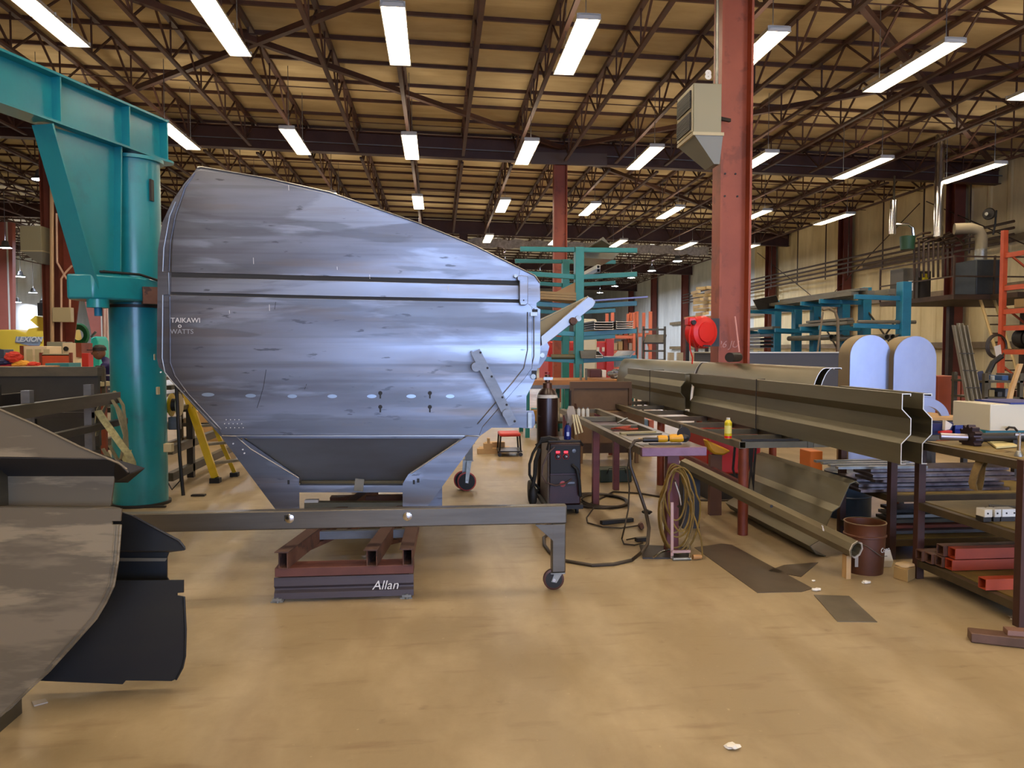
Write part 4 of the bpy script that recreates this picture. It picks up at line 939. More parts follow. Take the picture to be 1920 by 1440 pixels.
def white_edge(x, y, pts, parent, name='cut_edge'):
    MB().sheet(pts, .0065, lambda a, b: (x+a, y-.002, b), (0, .003, 0)).build(name, M('bright_cut', '#c9c3b4', .35, .3), parent)
for o in [o for o in C.objects if o.name.startswith('folded_panel')]:
    if o.location.y < 8.2 and o.location.x < 3.3: white_edge(3.19, 5.3, PR, o)
    elif o.location.x > 3.3: white_edge(3.345, 5.3, PR, o)
for y, lb in ((7.72, 'around the longest folded panel'), (11.2, 'around the farther folded panel')):
    solo(MB().path([(3.18 if y < 9 else 3.06, y, .84), (3.18 if y < 9 else 3.06, y, 1.355), (3.27, y, 1.356)], .005, 6), 'banding_wire', darks_m, 'thin vertical banding wire ' + lb, 'wire')
# curved panels behind
arc = [(.20,1.475),(.20,1.49),(.12,1.49)] + [(.12-.16*math.sin(a*math.pi/20*1.0)*1.05, 1.49-.62*(1-math.cos(a*math.pi/20))) for a in range(1, 11)]
def curved(x, y0, y1, label):
    o = prof_panel('curved_panel', label, 'steel panel', x, y0, y1, arc, M('sheen_sheet', '#7a735c', .38, .6, '#6c654f', 1.6, (1,.25,2), col3='#867e66', s3=.9, st3=(1,.15,3)))
    white_edge(x, y0, arc, o); return o
curved(3.34, 6.87, 10.0, 'near curved steel panel on the table, its open end by the arched boxes')
curved(3.42, 6.89, 9.9, 'second curved steel panel nested right of the first one on the table')
curved(3.34, 10.1, 14.3, 'far curved steel panel, left of the near column')
c_ = MB().tube((3.30,8.75,1.565),(3.50,9.0,1.565),.055,20); solo(c_, 'steel_cylinder', darks_m, 'dark short cylinder lying on the curved panel beside the near column', 'cylinder')

# ================================================================ table B carrying the panels
tb = thing('frame_table', 'long welded frame table with dark red round legs under the folded panels', 'table', (3.3, 9, 0))
for x in (2.67, 3.3, 4.15): MB().htube((x, 6.8, .81), (x, 12.2, .81), .06, .06).build('long_rail', M('table_steel', '#6f6650', .45, .5, '#5c5442', 3), tb)
for y in (6.83, 7.35, 7.9, 8.6, 9.4, 10.3, 11.2, 12.17): MB().bar((2.7, y, .81), (4.12, y, .81), .05, .055).build('cross_rail', MATS['table_steel'], tb)
for x, y in ((2.70, 6.85), (4.12, 6.85), (2.70, 9.4), (4.12, 9.4), (2.7, 12.1), (4.12, 12.1)):
    MB().tube((x, y, 0), (x, y, .78), .045, 16).build('leg', redox_m, tb)
MB().bar((2.70,6.85,.45),(2.72,9.4,.5),.04,.04).build('stretcher', maroon_m, tb)
MB().bar((2.67,6.83,.85),(3.2,6.83,.85),.03,.02).build('front_tube_plug', darks_m, tb)
# bottle of cutting fluid
def bottle(name, label, p, r, h, body, cap, band=None):
    t = thing(name, label, 'bottle', p)
    MB().lathe([(r*.9,0),(r,.01),(r,h*.78),(r*.55,h*.9),(r*.42,h*.92)], p, 20).build('body', body, t)
    MB().lathe([(r*.5,h*.91),(r*.5,h)], p, 14).build('cap', cap, t)
    if band: MB().lathe([(r*1.02,h*.03),(r*1.02,h*.14)], p, 20, caps=False).build('label_band', band, t)
    return t
pb = P(1365, 818, 7.0); bt_ = bottle('fluid_bottle', 'yellow bottle with a white cap standing on the frame table', (pb.x, 7.0, .845), .033, .19, M('bottle_yellow', '#d8c51e', .4), white_m, redp_m)
MB().lathe([(.0334,.05),(.0334,.12)], (pb.x,7.0,.845), 20, caps=False).build('paper_label', M('pale_label', '#e6dd7a', .5), bt_)
end(); begin(1.85, 6.5)
# ================================================================ table A (left) with the grinder
ta = thing('welding_table', 'narrow steel welding table with a pedestal leg, grinder and hose on it', 'table', (1.85, 8, 0))
tt = M('table_top', '#6a5f4f', .4, .5, '#7a6f5e', 3)
for x in (1.63, 2.10): MB().bar((x, 6.15, .84), (x, 10.2, .84), .06, .06).build('long_rail', MATS['table_steel'], ta)
MB().bar((1.60, 6.1, .84), (2.13, 6.1, .84), .06, .07).build('front_rail', M('maroon_bar', '#6b4a55', .4, .5, '#7b5a66', 5), ta, bevel=.004)
MB().box(1.64, 2.09, 6.12, 7.3, .862, .874).build('top_plate', tt, ta)
for y in (7.3, 8.0, 9.0, 10.17): MB().bar((1.63, y, .84), (2.10, y, .84), .06, .05).build('cross_rail', MATS['table_steel'], ta)
MB().box(1.64, 2.09, 8.6, 9.4, .80, .81).build('lower_tray', M('purple_steel', '#6a5a66', .35, .6), ta)
for x, y in ((1.66, 8.15), (2.08, 9.0), (1.66, 10.1), (2.08, 10.1)): MB().bar((x, y, 0), (x, y, .81), .07, .07).build('leg', maroon_m, ta, bevel=.004)
MB().bar((1.885, 6.2, .01), (1.885, 6.2, .80), .10, .08).build('pedestal_leg', maroon_m, ta, bevel=.004)
MB().prism([(1.60,6.02,0),(1.98,5.98,0),(2.06,6.3,0),(1.68,6.42,0)], (0,0,.012)).build('foot_plate', darks_m, ta)
MB().path([(1.87,6.12,.62),(1.87,6.06,.6),(1.9,6.04,.5),(1.915,6.05,.42),(1.9,6.08,.4)], .009, 8).build('hook', chrome_m, ta)
# coil of yellow hose hung on the pedestal
hc = thing('hose_coil', 'coil of yellow-brown air hose hanging on the pedestal leg', 'hose', (1.88, 6.08, .1))
hm = M('ochre_hose', '#7d6226', .5, 0, '#66501d', 8)
for k in range(7):
    r1 = .085 + .02*((k*2) % 5); hz = .22 + .022*((k*3) % 7); cx = 1.885 + .018*((k % 3)-1)
    pts = [Vector((cx + r1*math.sin(a*math.pi/16)*(1.0 if math.cos(a*math.pi/16) < .3 else .85), 6.06 + .035*math.cos(k*1.3+a*.2) - .01*k*.3, .74 - hz*(1-math.cos(a*math.pi/16)) - .008*k)) for a in range(32)]
    MB().path(pts, .0075, 6, True).build('loop', hm, hc)
MB().path([(1.97,6.05,.45),(2.02,6.0,.3),(2.06,5.98,.15),(2.065,5.96,.02)], .007, 6).build('tail', hm, hc)
# F-clamp standing under it
fc = thing('bar_clamp', 'tall steel bar clamp standing at the foot of the yellow hose coil', 'clamp', (1.85, 5.95, .0))
MB().bar((P(1260,1038,5.95).x, 5.95, .02), (P(1260,940,5.95).x, 5.95, .46), .022, .012, (0,1,0)).build('bar', M('clamp_pink', '#b08d80', .35, .6), fc)
MB().path([(P(1260,1040,5.95).x, 5.95, .04), (P(1262,1048,5.95).x, 5.95, .012), (P(1295,1050,5.95).x, 5.95, .012)], .013, 8).build('fixed_jaw', galv_m, fc)
MB().bar((P(1259,1038,5.95).x, 5.94, .075), (P(1293,1038,5.95).x, 5.94, .075), .02, .02).build('sliding_jaw', MATS['clamp_pink'], fc)
MB().tube((P(1292,1050,5.95).x, 5.94, .02), (P(1292,1020,5.95).x, 5.94, .13), .006, 8).build('screw', chrome_m, fc)
MB().lathe([(.02,0),(.016,.07)], (P(1299,1048,5.95).x, 5.95, .025), 12, 'x').build('handle', wood_m, fc)
MB().path([PZ(1225,1045,.03), PZ(1240,1035,.05), PZ(1256,1030,.06)], .008, 6).build('spring_lever', chrome_m, fc)
# grinder
gr = thing('angle_grinder', 'yellow and black angle grinder lying on the front of the welding table', 'grinder', (1.85, 6.35, .875))
gy = 6.35; gp = lambda px, z_: Vector((P(px, 830, gy).x, gy, z_))
MB().lathe([(.018,0),(.022,.02),(.02,.10),(.022,.13)], gp(1205,.905), 14, 'x').build('rear_handle', blk_m, gr)
MB().lathe([(.026,0),(.031,.02),(.031,.06),(.027,.08)], gp(1233,.912), 16, 'x').build('motor_housing', dewalt_m, gr)
MB().lathe([(.024,0),(.024,.04)], gp(1250,.915), 14, 'x').build('grip_band', blk_m, gr)
MB().lathe([(.026,0),(.034,.02),(.036,.10),(.030,.12)], gp(1254,.917), 18, 'x').build('front_housing', dewalt_m, gr)
MB().lathe([(.03,0),(.034,.03),(.02,.06)], gp(1277,.92), 14, 'x').build('gear_head', blk_m, gr)
disc(gp(1282,.945), Vector((.3,-.95,.1)), [(.065,-.004),(.065,.004)]).build('guard', blk_m, gr)
MB().tube(gp(1275,.93), gp(1279,1.02)+Vector((0,.03,0)), .018, 12).build('side_handle', blk_m, gr)
MB().lathe([(.016,-.03),(.012,0)], gp(1204,.905), 10, 'x').build('end_cap', dewalt_m, gr)
# flat bars and tools lying on the table
solo(MB().bar((1.66,7.05,.884),(2.02,7.15,.884),.03,.016), 'flat_bar', M('pale_bar', '#b3a678', .4, .3), 'pale square bar lying across the welding table behind the grinder', 'bar')
solo(MB().bar((1.70,6.95,.88),(2.04,7.02,.88),.02,.012), 'flat_bar', steel_m, 'thin grey bar lying in front of the pale square bar', 'bar')
solo(MB().bar((1.72,6.28,.879),(1.98,6.27,.879),.05,.01), 'steel_plate', darks_m, 'dark strip of plate in front of the grinder', 'steel plate')
solo(MB().bar((1.86,8.0,.885),(2.05,8.35,.905),.018,.012), 'flat_bar', galv_m, 'bright thin bar crossing the welding table farther back', 'bar')
tag(MB().path([(1.68,7.5,.88),(1.75,7.42,.89),(1.85,7.5,.89),(1.92,7.42,.885),(1.8,7.36,.885),(1.7,7.44,.89),(1.88,7.55,.9)], .009, 6).build('red_cable', M('red_cable', '#a3402a', .5)), 'tangle of red cable on the welding table', 'cable')
# cord of the grinder looping to the floor
gpt = [(1.63,6.35,.90),(1.58,6.3,.86),(1.575,6.25,.7),(1.60,6.2,.5),(1.66,6.1,.3)]
tag(MB().path([gp(1203,.905)] + [Vector(v) for v in ((1.61,6.33,.90),(1.56,6.3,.84),(1.56,6.28,.7))] + [P(1198,920,6.3), P(1210,955,6.25), P(1217,990,6.1), P(1214,1020,5.95), P(1203,1036,5.85)] + [PZ(x, y, .012) for x, y in ((1185,1050),(1150,1058),(1110,1060),(1062,1052),(1035,1040),(1021,1022),(1020,1008),(1030,1000),(1050,985))], .014, 8).build('power_cable', M('dark_cable', '#34291c', .5)),
    'thick dark cable from the grinder looping over the floor to the trolley corner', 'cable')
tag(MB().path([P(1182,845,6.7), P(1176,880,6.7), P(1180,915,6.6), P(1178,955,6.5), P(1172,985,6.4)] + [PZ(x, y, .008) for x, y in ((1166,1010),(1170,1020),(1190,1022),(1205,1018),(1195,1008),(1175,1012))], .007, 6).build('thin_cable', MATS['dark_cable']), 'thin cable hanging from the welding table and curling on the floor', 'cable')
tag(MB().path([PZ(x, y, .01) for x, y in ((1100,948),(1150,922),(1200,925),(1260,935),(1320,938),(1370,938))], .011, 6).build('floor_cable', MATS['dark_cable']), 'long dark cable running flat across the floor behind the table legs', 'cable')
fl = thing('cable_coil', 'flat coil of dark cable on the floor right of the welder', 'cable', PZ(1120, 935))
for k in range(5):
    c = PZ(1118+4*k, 938, .012+.004*k); MB().path([c + Vector((.32*math.cos(a*math.pi/12)*(1-.06*k), .42*math.sin(a*math.pi/12)*(1-.05*k), 0)) for a in range(24)], .011, 6, True).build('loop', MATS['dark_cable'], fl)
tag(MB().path([PZ(x, y, .01) for x, y in ((1115,950),(1100,970),(1102,980),(1130,988),(1165,990),(1198,985))], .007, 6).build('ground_lead', MATS['dark_cable']), 'ground lead with a clamp curving over the floor before the cable coil', 'cable')
for (a, b, lb) in (((1127,980),(1186,974),'dark steel bar lying on the floor beneath the welding table'), ((1192,1012),(1215,1010),'short dark tool on the floor inside the cable loop')):
    solo(MB().bar(PZ(*a, .02), PZ(*b, .02), .05, .035), 'steel_offcut', darks_m, lb, 'offcut', bevel=.004)
solo(MB().blob(PZ(1202,986,.035), .05, .2, 2, (.6,1,.7)), 'ground_clamp', rust_m, 'ground clamp at the end of the curving lead', 'clamp')
solo(MB().blob(PZ(1213,960,.035), .05, .25, 2, (1,.6,.5)), 'welding_clamp', darks_m, 'small dark clamp on the floor left of the yellow hose coil', 'clamp')
end(); begin(1.2, 7.6)
# ================================================================ welder, gas bottle
wl_ = thing('welding_machine', 'dark maroon wire-feed welding machine on wheels with two red displays', 'welder', (1.2, 7.8, 0))
wx0, wx1 = P(1028,880,7.6).x, P(1090,880,7.6).x
wm = M('welder_maroon', '#3c1714', .4, .1, '#2d110f', 3); wb_ = M('welder_black', '#1d1918', .6)
MB().prism([(wx0,7.62,.10),(wx1,7.62,.10),(wx1,7.62,.72),(wx0+.02,7.62,.72)], (0,.62,0)).build('case', wm, wl_, bevel=.015)
MB().box(wx0+.02, wx1-.01, 7.6, 7.62, .42, .70).build('control_panel', wb_, wl_, bevel=.004)
MB().box(wx0+.02, wx1-.05, 7.6, 7.62, .29, .40).build('lower_panel', M('panel_grey', '#332a2a', .6), wl_)
MB().path([(wx0-.01,7.6,.66),(wx0+.0,7.57,.745),(wx1-.02,7.57,.745),(wx1+.01,7.6,.70)], .014, 8).build('handle', wb_, wl_)
MB().path([(wx0+.0,7.6,.7),(wx0,7.6,.1)], .012, 8).build('front_trim', M('trim_silver', '#77716b', .3, .6), wl_)
for px in (1046, 1061):
    p = P(px, 850, 7.6)
    MB().box(p.x-.02, p.x+.02, 7.592, 7.6, .625, .645).build('display', M('red_display', '#e0404a', .4, emit='#ff3040', es=1.2), wl_)
    k = MB().lathe([(.0,-.03),(.019,-.028),(.023,0)], (p.x,7.598,.59), 16, 'y').build('knob', blk_m, wl_)
    MB().lathe([(.027,-.003),(.031,0)], (p.x,7.598,.59), 20, 'y', caps=False).build('dial_ring', redp_m, wl_)
    MB().box(p.x-.004, p.x+.008, 7.563, 7.569, .588, .597).build('knob_mark', white_m, wl_)
MB().lathe([(.0,-.01),(.02,-.008),(.022,0)], (P(1076,843,7.6).x,7.598,.645), 16, 'y').build('power_switch', grey_m, wl_)
p = P(1055,905,7.6); MB().lathe([(.0,-.004),(.03,-.002),(.03,0)], (p.x,7.598,.315), 16, 'y').build('maker_badge', M('badge_red', '#b04038', .4), wl_)
MB().bar((p.x+.05,7.597,.325),(p.x+.12,7.597,.325),.004,.018).build('maker_lettering', grey_m, wl_)
MB().box(wx0-.03, wx1+.02, 7.6, 8.5, .06, .1).build('cart_base', wb_, wl_)
def wheel(parent, c, r, w_, mat=black_m, hub=grey_m, ax='x'):
    MB().lathe([(r*.6,-w_/2),(r*.95,-w_/2),(r,-w_/4),(r,w_/4),(r*.95,w_/2),(r*.6,w_/2)], c, 26, ax).build('wheel', mat, parent)
    MB().lathe([(.0,-w_/2.4),(r*.62,-w_/2.4),(r*.62,w_/2.4),(0,w_/2.4)], c, 20, ax).build('wheel_hub', hub, parent)
for x in (wx0-.09, wx1+.08): wheel(wl_, (x, 8.3, .12), .12, .05)
MB().tube((wx0-.1,8.3,.12),(wx1+.09,8.3,.12),.012,8).build('axle', steel_m, wl_)
for x in (wx0+.05, wx1-.03): MB().bar((x,7.66,.08),(x,7.68,.09),.03,.03).build('caster_fork', galv_m, wl_); wheel(wl_, (x, 7.68, .045), .045, .025)
MB().path([P(1010,832,7.7), P(999,850,7.65), P(993,870,7.6), P(993,890,7.6), P(1000,905,7.62), P(1010,915,7.7)], .014, 8).build('gun_cable', black_m, wl_)
MB().path([P(1012,842,7.7), P(1004,865,7.65), P(1003,890,7.6), P(999,912,7.6), P(1000,935,7.6)], .02, 8).build('gun_cable', black_m, wl_)
MB().blob(P(999,930,7.6), .06, .05, 2, (.8,.8,1.9)).build('cable_boot', black_m, wl_)
MB().path([P(1040,838,7.55), P(1028,850,7.52), P(1018,872,7.52), P(1016,890,7.52), P(1024,905,7.52), P(1042,911,7.53), P(1062,906,7.56), P(1072,898,7.6)], .008, 8).build('gas_hose', M('hose_brown', '#4d3a34', .5), wl_)
MB().path([P(1073,872,7.58), P(1082,880,7.55), P(1086,900,7.55), P(1088,930,7.58)], .018, 8).build('gun_plug', black_m, wl_)
mb = MB()
for k in range(3): mb.path([P(1005+4*k,836-2*k,7.75), P(1015,828-3*k,7.75), P(1030,826-3*k,7.75), P(1046,830-3*k,7.75), P(1056,838,7.7)], .017, 8)
mb2 = tag(mb.build('torch_cable', black_m), 'black welding gun cable coiled on top of the welding machine', 'cable')
solo(MB().blob(P(1046,834,7.72), .06, .25, 2, (1.4,1,.35)), 'glove', M('pale_cloth', '#c9c4ba', .8), 'crumpled pale glove on top of the welding machine', 'glove')
sb = thing('spray_bottle', 'blue bottle with a white skull-like mark on top of the welding machine', 'bottle', P(1064,826,7.8))
sp0 = Vector((P(1064,826,7.8).x, 7.8, .735))
MB().lathe([(.034,0),(.036,.01),(.036,.12),(.018,.15)], sp0, 20).build('body', M('navy_bottle', '#14206e', .3), sb)
MB().lathe([(.016,.15),(.016,.17)], sp0, 12).build('neck', blk_m, sb)
MB().box(sp0.x-.015, sp0.x+.012, 7.762, 7.765, .775, .815).build('printed_mark', M('pale_print', '#b9c6ea', .5), sb, bevel=.01)
gc_ = thing('gas_cylinder', 'tall dark brown gas cylinder with a pale shoulder behind the welding machine', 'gas cylinder', (P(1026,900,8.35).x, 8.35, .1))
gx = P(1026,900,8.35).x
MB().lathe([(.105,.1),(.115,.12),(.115,1.10),(.112,1.13)], (gx,8.35,0), 32).build('body', M('cylinder_brown', '#2b1a16', .3, .2, '#3a2620', 4, col3='#6d5f59', s3=7, lo3=.66, hi3=.7), gc_)
MB().lathe([(.113,1.13),(.107,1.165)], (gx,8.35,0), 32, caps=False).build('white_band', M('cyl_white', '#c9c2b4', .5), gc_)
MB().lathe([(.107,1.165),(.09,1.20),(.06,1.235)], (gx,8.35,0), 32).build('shoulder', MATS['cylinder_brown'], gc_)
MB().lathe([(.05,1.23),(.05,1.29),(.028,1.30),(.028,1.38)], (gx,8.35,0), 18).build('valve_neck', M('brassy', '#6a4632', .4, .6), gc_)
vb = MB().bar((gx-.05,8.3,1.34),(gx+.05,8.3,1.34),.03,.03).build('valve', galv_m, gc_)
MB().lathe([(.03,1.39),(.03,1.41)], (gx,8.35,0), 12).build('hand_wheel', M('dark_red','#8e1512'), gc_)
solo(MB().box(gx-.16, gx+.16, 8.2, 8.52, .1, .101), 'cylinder_mat', wb_, 'flat black cart plate under the gas cylinder', 'plate')
tr_ = MB().path([P(1068,840,8.25), P(1069,732,8.25)], .014, 8); solo(tr_, 'cart_rail', darks_m, 'thin vertical post of the welder cart beside the gas cylinder', 'post')
solo(MB().blob(P(1070,780,8.2), .07, .25, 2, (.8,.6,1.6)), 'cloth_rag', M('rag', '#a59a8c', .8), 'pale cloth bundle hanging from the welder cart post', 'cloth')
for k in range(3): solo(MB().tube(P(1074+4*k,778,8.1), P(1080+6*k,815-2*k,8.0), .01, 8), 'welding_rod', M('rod_pale', '#cfc39c', .5), 'pale rod slanting beside the welder cart post, ' + ['left','middle','right'][k] + ' of three', 'rod')
end()
# creeper stool with a red seat, pallet of lumber
st = thing('mechanic_stool', 'low rolling stool with a red seat on the open floor behind the hopper', 'stool', PZ(954, 855))
sx0, sx1 = PZ(932,852).x, PZ(976,852).x; sy = PZ(954,856).y
MB().box(sx0+.02, sx1-.02, sy-.02, sy+.42, .31, .36).build('seat', M('stool_red', '#c8342a', .5), st, bevel=.02)
for x in (sx0+.02, sx1-.02):
    for y in (sy, sy+.4):
        MB().tube((x,y,.08),(x*.9+.1*(sx0+sx1)/2,y,.32),.014,8).build('leg', blk_m, st); MB().lathe([(.03,-.012),(.03,.012)],(x,y,.03),14,'y').build('caster_wheel', blk_m, st)
MB().box(sx0, sx1, sy-.03, sy+.43, .07, .09).build('tool_tray', blk_m, st)
pl = None
for k in range(5):
    a = PZ(897, 856); o = solo(MB().box(a.x+.04*(k % 2)+.1*(k//2), a.x+.32+.25*(k % 2)-.04*k, a.y+.3+.16*(k % 2), a.y+.44+.16*(k % 2), .082*(k//2), .082*(k//2)+.08), 'lumber_block', M('pale_wood', '#c9a878'), 'pale wooden block stacked left of the red stool, ' + ['lowest front','lowest rear','middle front','middle rear','topmost'][k], 'wood', 'stacked lumber behind the hopper')
# small boxes behind welding table: brown fixture box
fx_ = thing('steel_cabinet', 'brown steel fixture table with an upright back plate behind the welding table', 'cabinet', (2.2, 11.4, 0))
bz0, bz1 = P(1130,795,11.2).z, P(1130,716,11.2).z; bx0, bx1 = P(1071,760,11.2).x, P(1186,760,11.2).x
br = M('brown_steel', '#765b3d', .65, .05, '#654c32', 3)
MB().box(bx0, bx1, 11.3, 11.34, .1, bz1).build('back_plate', br, fx_)
MB().box(bx0, bx1, 11.26, 11.3, bz1-.1, bz1).build('top_rail', M('brown_rail', '#5f462f', .65, .05), fx_)
for x in (bx0+.02, bx1-.02): MB().bar((x,11.27,.1),(x,11.27,bz1-.1),.05,.05).build('side_rail', MATS['brown_rail'], fx_)
MB().box(bx0+.05, bx1+.1, 10.9, 11.26, .3, .75).build('body', br, fx_)
for x in (bx0+.1, bx1): 
    for y in (10.95, 11.28): MB().bar((x,y,0),(x,y,.3),.05,.05).build('leg', br, fx_)
for x, y0, s in ((bx0+.12, 11.2, 1), (bx1-.07, 11.2, -1)): MB().bar((x,y0,bz0+.02),(x-.05*s,y0+.05,bz0+.3),.02,.02).build('stay', rust_m, fx_)
# wooden workbench further back
wbn = thing('workbench', 'long workbench with an orange wooden top behind the gas cylinder', 'workbench', (2.1, 14.5, 0))
zt_ = P(1100,708,15.5).z
MB().box(P(985,715,14.2).x, P(1190,715,14.2).x, 14.2, 15.5, zt_-.09, zt_).build('top', M('bench_orange', '#b07a45', .5, 0, '#a06c3a', 2, (1,6,1)), wbn)
MB().box(P(985,715,14.2).x, P(1190,715,14.2).x, 14.19, 14.24, zt_-.16, zt_-.09).build('apron', grey_m, wbn)
MB().box(P(1000,715,14.2).x, P(1188,715,14.2).x, 14.4, 15.3, .25, .29).build('lower_shelf', steel_m, wbn)
for px in (990, 1064, 1115, 1186):
    for y in (14.3, 15.4): MB().bar((P(px,740,14.2).x, y, 0), (P(px,740,14.2).x, y, zt_-.09), .08, .08).build('leg', tealr_m, wbn)
def clutter(px, py0, py1, w_, Y, mat, name, label, cat, d=.3):
    a = P(px, py1, Y); b = P(px+w_, py0, Y); return solo(MB().box(a.x, b.x, Y, Y+d, a.z, b.z), name, mat, label, cat, bevel=.015)
for (px, py0, py1, w_, mt, nm, lb, ct) in ((1106,692,708,22,'#4b2324','tool_chest','dark red tool chest standing on the workbench','tool chest'),(1129,694,708,8,'#d8d8d0','paper_cup','white paper bag on the workbench beside the red tool chest','bag')):
    clutter(px, py0, P(px,708,14.3) and py1, w_, 14.6, M('cl'+mt, mt, .5), nm, lb, ct)
solo(MB().blob(P(1163,702,14.8)+Vector((0,0,-.0)), .17, .16, 3, (1.5,.9,.62)), 'wrapped_parts', M('shrink_wrap', '#a9adb0', .2, .4, '#5c6064', 9), 'bundle of parts in clear plastic wrap on the workbench', 'bundle')
for k, (px, wd) in enumerate(((1000,14),(1018,12),(1040,8),(1168,10),(1180,6))):
    a = P(px, 800, 14.6); solo(MB().box(a.x, a.x+wd*.0101, 14.5, 14.9, .29, .29+.2+.12*(k % 3)), 'parts_box', M('pbox%d' % k, ['#b58a3a','#3d4a5c','#c9c6ba','#c9a878','#6b4a2c'][k], .6), ['ochre','blue-grey','white','pale wooden','brown'][k] + ' box on the lower shelf of the workbench', 'box', bevel=.01)
for px, hh, lb in ((1089,.30,'left'),(1099,.22,'right')):
    p = P(px, 716, 14.25); solo(MB().path([(p.x,14.25,zt_),(p.x,14.25,zt_+hh)], .025, 10), 'bench_clamp', galv_m, 'upright clamp screw on the front edge of the workbench, %s of two' % lb, 'clamp')
# ================================================================ teal double-sided cantilever rack
def cantilever(Y, px, levels, label, wpx, hw):
    x = P(px, 600, Y).x
    t = thing('cantilever_rack', label, 'rack', (x, Y, 0)); top = P(px, levels[0], Y).z
    MB().box(x-wpx, x+wpx, Y-.12, Y+.12, 0, top).build('column', tealr_m, t, bevel=.01)
    MB().box(x-.9, x+.9, Y-.1, Y+.1, 0, .12).build('base', tealr_m, t)
    for k, py in enumerate(levels):
        z_ = P(px, py, Y).z; tilt = 0 if k == 0 else .07
        for s in (-1, 1):
            q0 = Vector((x+s*wpx, Y, z_-.05)); q1 = Vector((x+s*hw, Y, z_-.05+tilt))
            m_ = tealr_m if py < 550 else M('arm_blue', '#21808f', .35, 0, '#1c7283', 2)
            MB().bar(q0, q1, .09, .10).build('arm', m_, t, bevel=.008)
    return t
cantilever(16.0, 1085, [464,515,570,622,672], 'teal cantilever rack right of the spout, nearer of two', .09, 1.24)
cantilever(20.0, 1060, [487,531,583,632], 'teal cantilever rack behind the nearer one, partly hidden', .09, 1.33)
def stack_channels(px0, px1, py0, py1, Y, n, label, L=2.2):
    t = thing('channel_stack', label, 'steel stack', (P(px0,py1,Y).x, Y, P(px0,py1,Y).z)); a = P(px0, py1, Y); b = P(px1, py0, Y); h = (b.z-a.z)/n
    for k in range(n):
        z0 = a.z + k*h
        MB().sheet([(0,h*.85),(0,0.01),(b.x-a.x,.01),(b.x-a.x,h*.85)], .01, lambda u, v: (a.x+u, Y, z0+v), (0,L,0)).build('channel', grey_m, t)
        MB().sheet([(0,h*.85),(0,0.01),(b.x-a.x,.01),(b.x-a.x,h*.85)], .012, lambda u, v: (a.x+u, Y-.01, z0+v), (0,.01,0)).build('cut_edge', white_m, t)
    return t
stack_channels(1114, 1150, 601, 619, 15.7, 4, 'stack of four grey channels on the right arm of the teal rack, left stack')
stack_channels(1155, 1187, 601, 617, 15.7, 4, 'stack of four grey channels on the right arm of the teal rack, right stack')
stack_channels(1117, 1130, 665, 672, 15.7, 2, 'small pair of channels on the lowest right arm of the teal rack', 1.5)
solo(MB().prism([P(1090,672,15.75), P(1118,672,15.75), P(1118,656,15.75), P(1088,658,15.75)], (0,1.5,0)), 'sheet_bundle', olive_m, 'olive sheet bundle on the lowest right arm beside the rack column', 'steel stack')
solo(MB().sheet([(0,.12),(.12,0),(.68,0),(.8,.13)], .012, lambda u, v: P(1122,670,15.9)+Vector((u,0,v)), (0,1.6,0)), 'channel_tray', galv_m, 'wide shallow galvanised trough on the lowest right arm of the teal rack', 'channel')
solo(MB().tube(P(1034,669,15.97), P(1079,669,15.97), .055, 16), 'steel_pipe', M('pipe_olive', '#5f5a40', .5, .3), 'round pipe with a dark end on the lowest left arm of the teal rack', 'pipe')
solo(MB().htube((P(1122,504,15.8).x,15.8,P(1122,500,15.8).z),(P(1122,504,15.8).x,17.2,P(1122,500,15.8).z),.075,.075,.008), 'square_tube', white_m, 'white-ended square tube, upper of two on the teal rack', 'tube')
solo(MB().htube((P(1122,504,15.8).x,15.8,P(1122,507,15.8).z),(P(1122,504,15.8).x,17.2,P(1122,507,15.8).z),.075,.075,.008), 'square_tube', grey_m, 'white-ended square tube, lower of two on the teal rack', 'tube')
solo(MB().bar(P(1087,575,15.8)+Vector((0,0,.1)), P(1212,557,15.8), .22, .03), 'steel_sheet', M('violet_steel', '#6d7196', .4, .4), 'long violet-grey bar lying over the right arm of the teal rack', 'bar')
solo(MB().prism([P(1028,555,15.9), P(1085,563,15.9), P(1083,527,15.9)], (0,1.2,0)), 'cardboard_sheet', M('tan_board', '#957648', .6, 0, '#866a40', 2), 'tan triangular sheet standing on the left arm of the teal rack', 'sheet')
for k in range(3): solo(MB().bar(P(1012,549+5*k,15.9), P(1078,552+5*k,15.9), .3, .05), 'tan_profile', M('tan_prof', '#8d7548', .55, .1), 'tan profile on the left arm of the teal rack, ' + ['topmost','middle','lowest'][k] + ' of three', 'profile')
solo(MB().prism([P(1110,459,15.9), P(1131,444,15.9), P(1146,461,15.9), P(1128,450,15.9)], (0,1.5,0)), 'angled_sheet', olive_m, 'folded olive sheet standing on the top arm of the teal rack', 'sheet')
solo(MB().prism([P(1095,470,17), P(1165,470,17), P(1150,486,17), P(1100,484,17)], (0,1.5,0)), 'bent_sheet', M('sheen_sheet','#7a735c'), 'curved grey-green sheet lying between the two top arms of the teal racks', 'sheet')
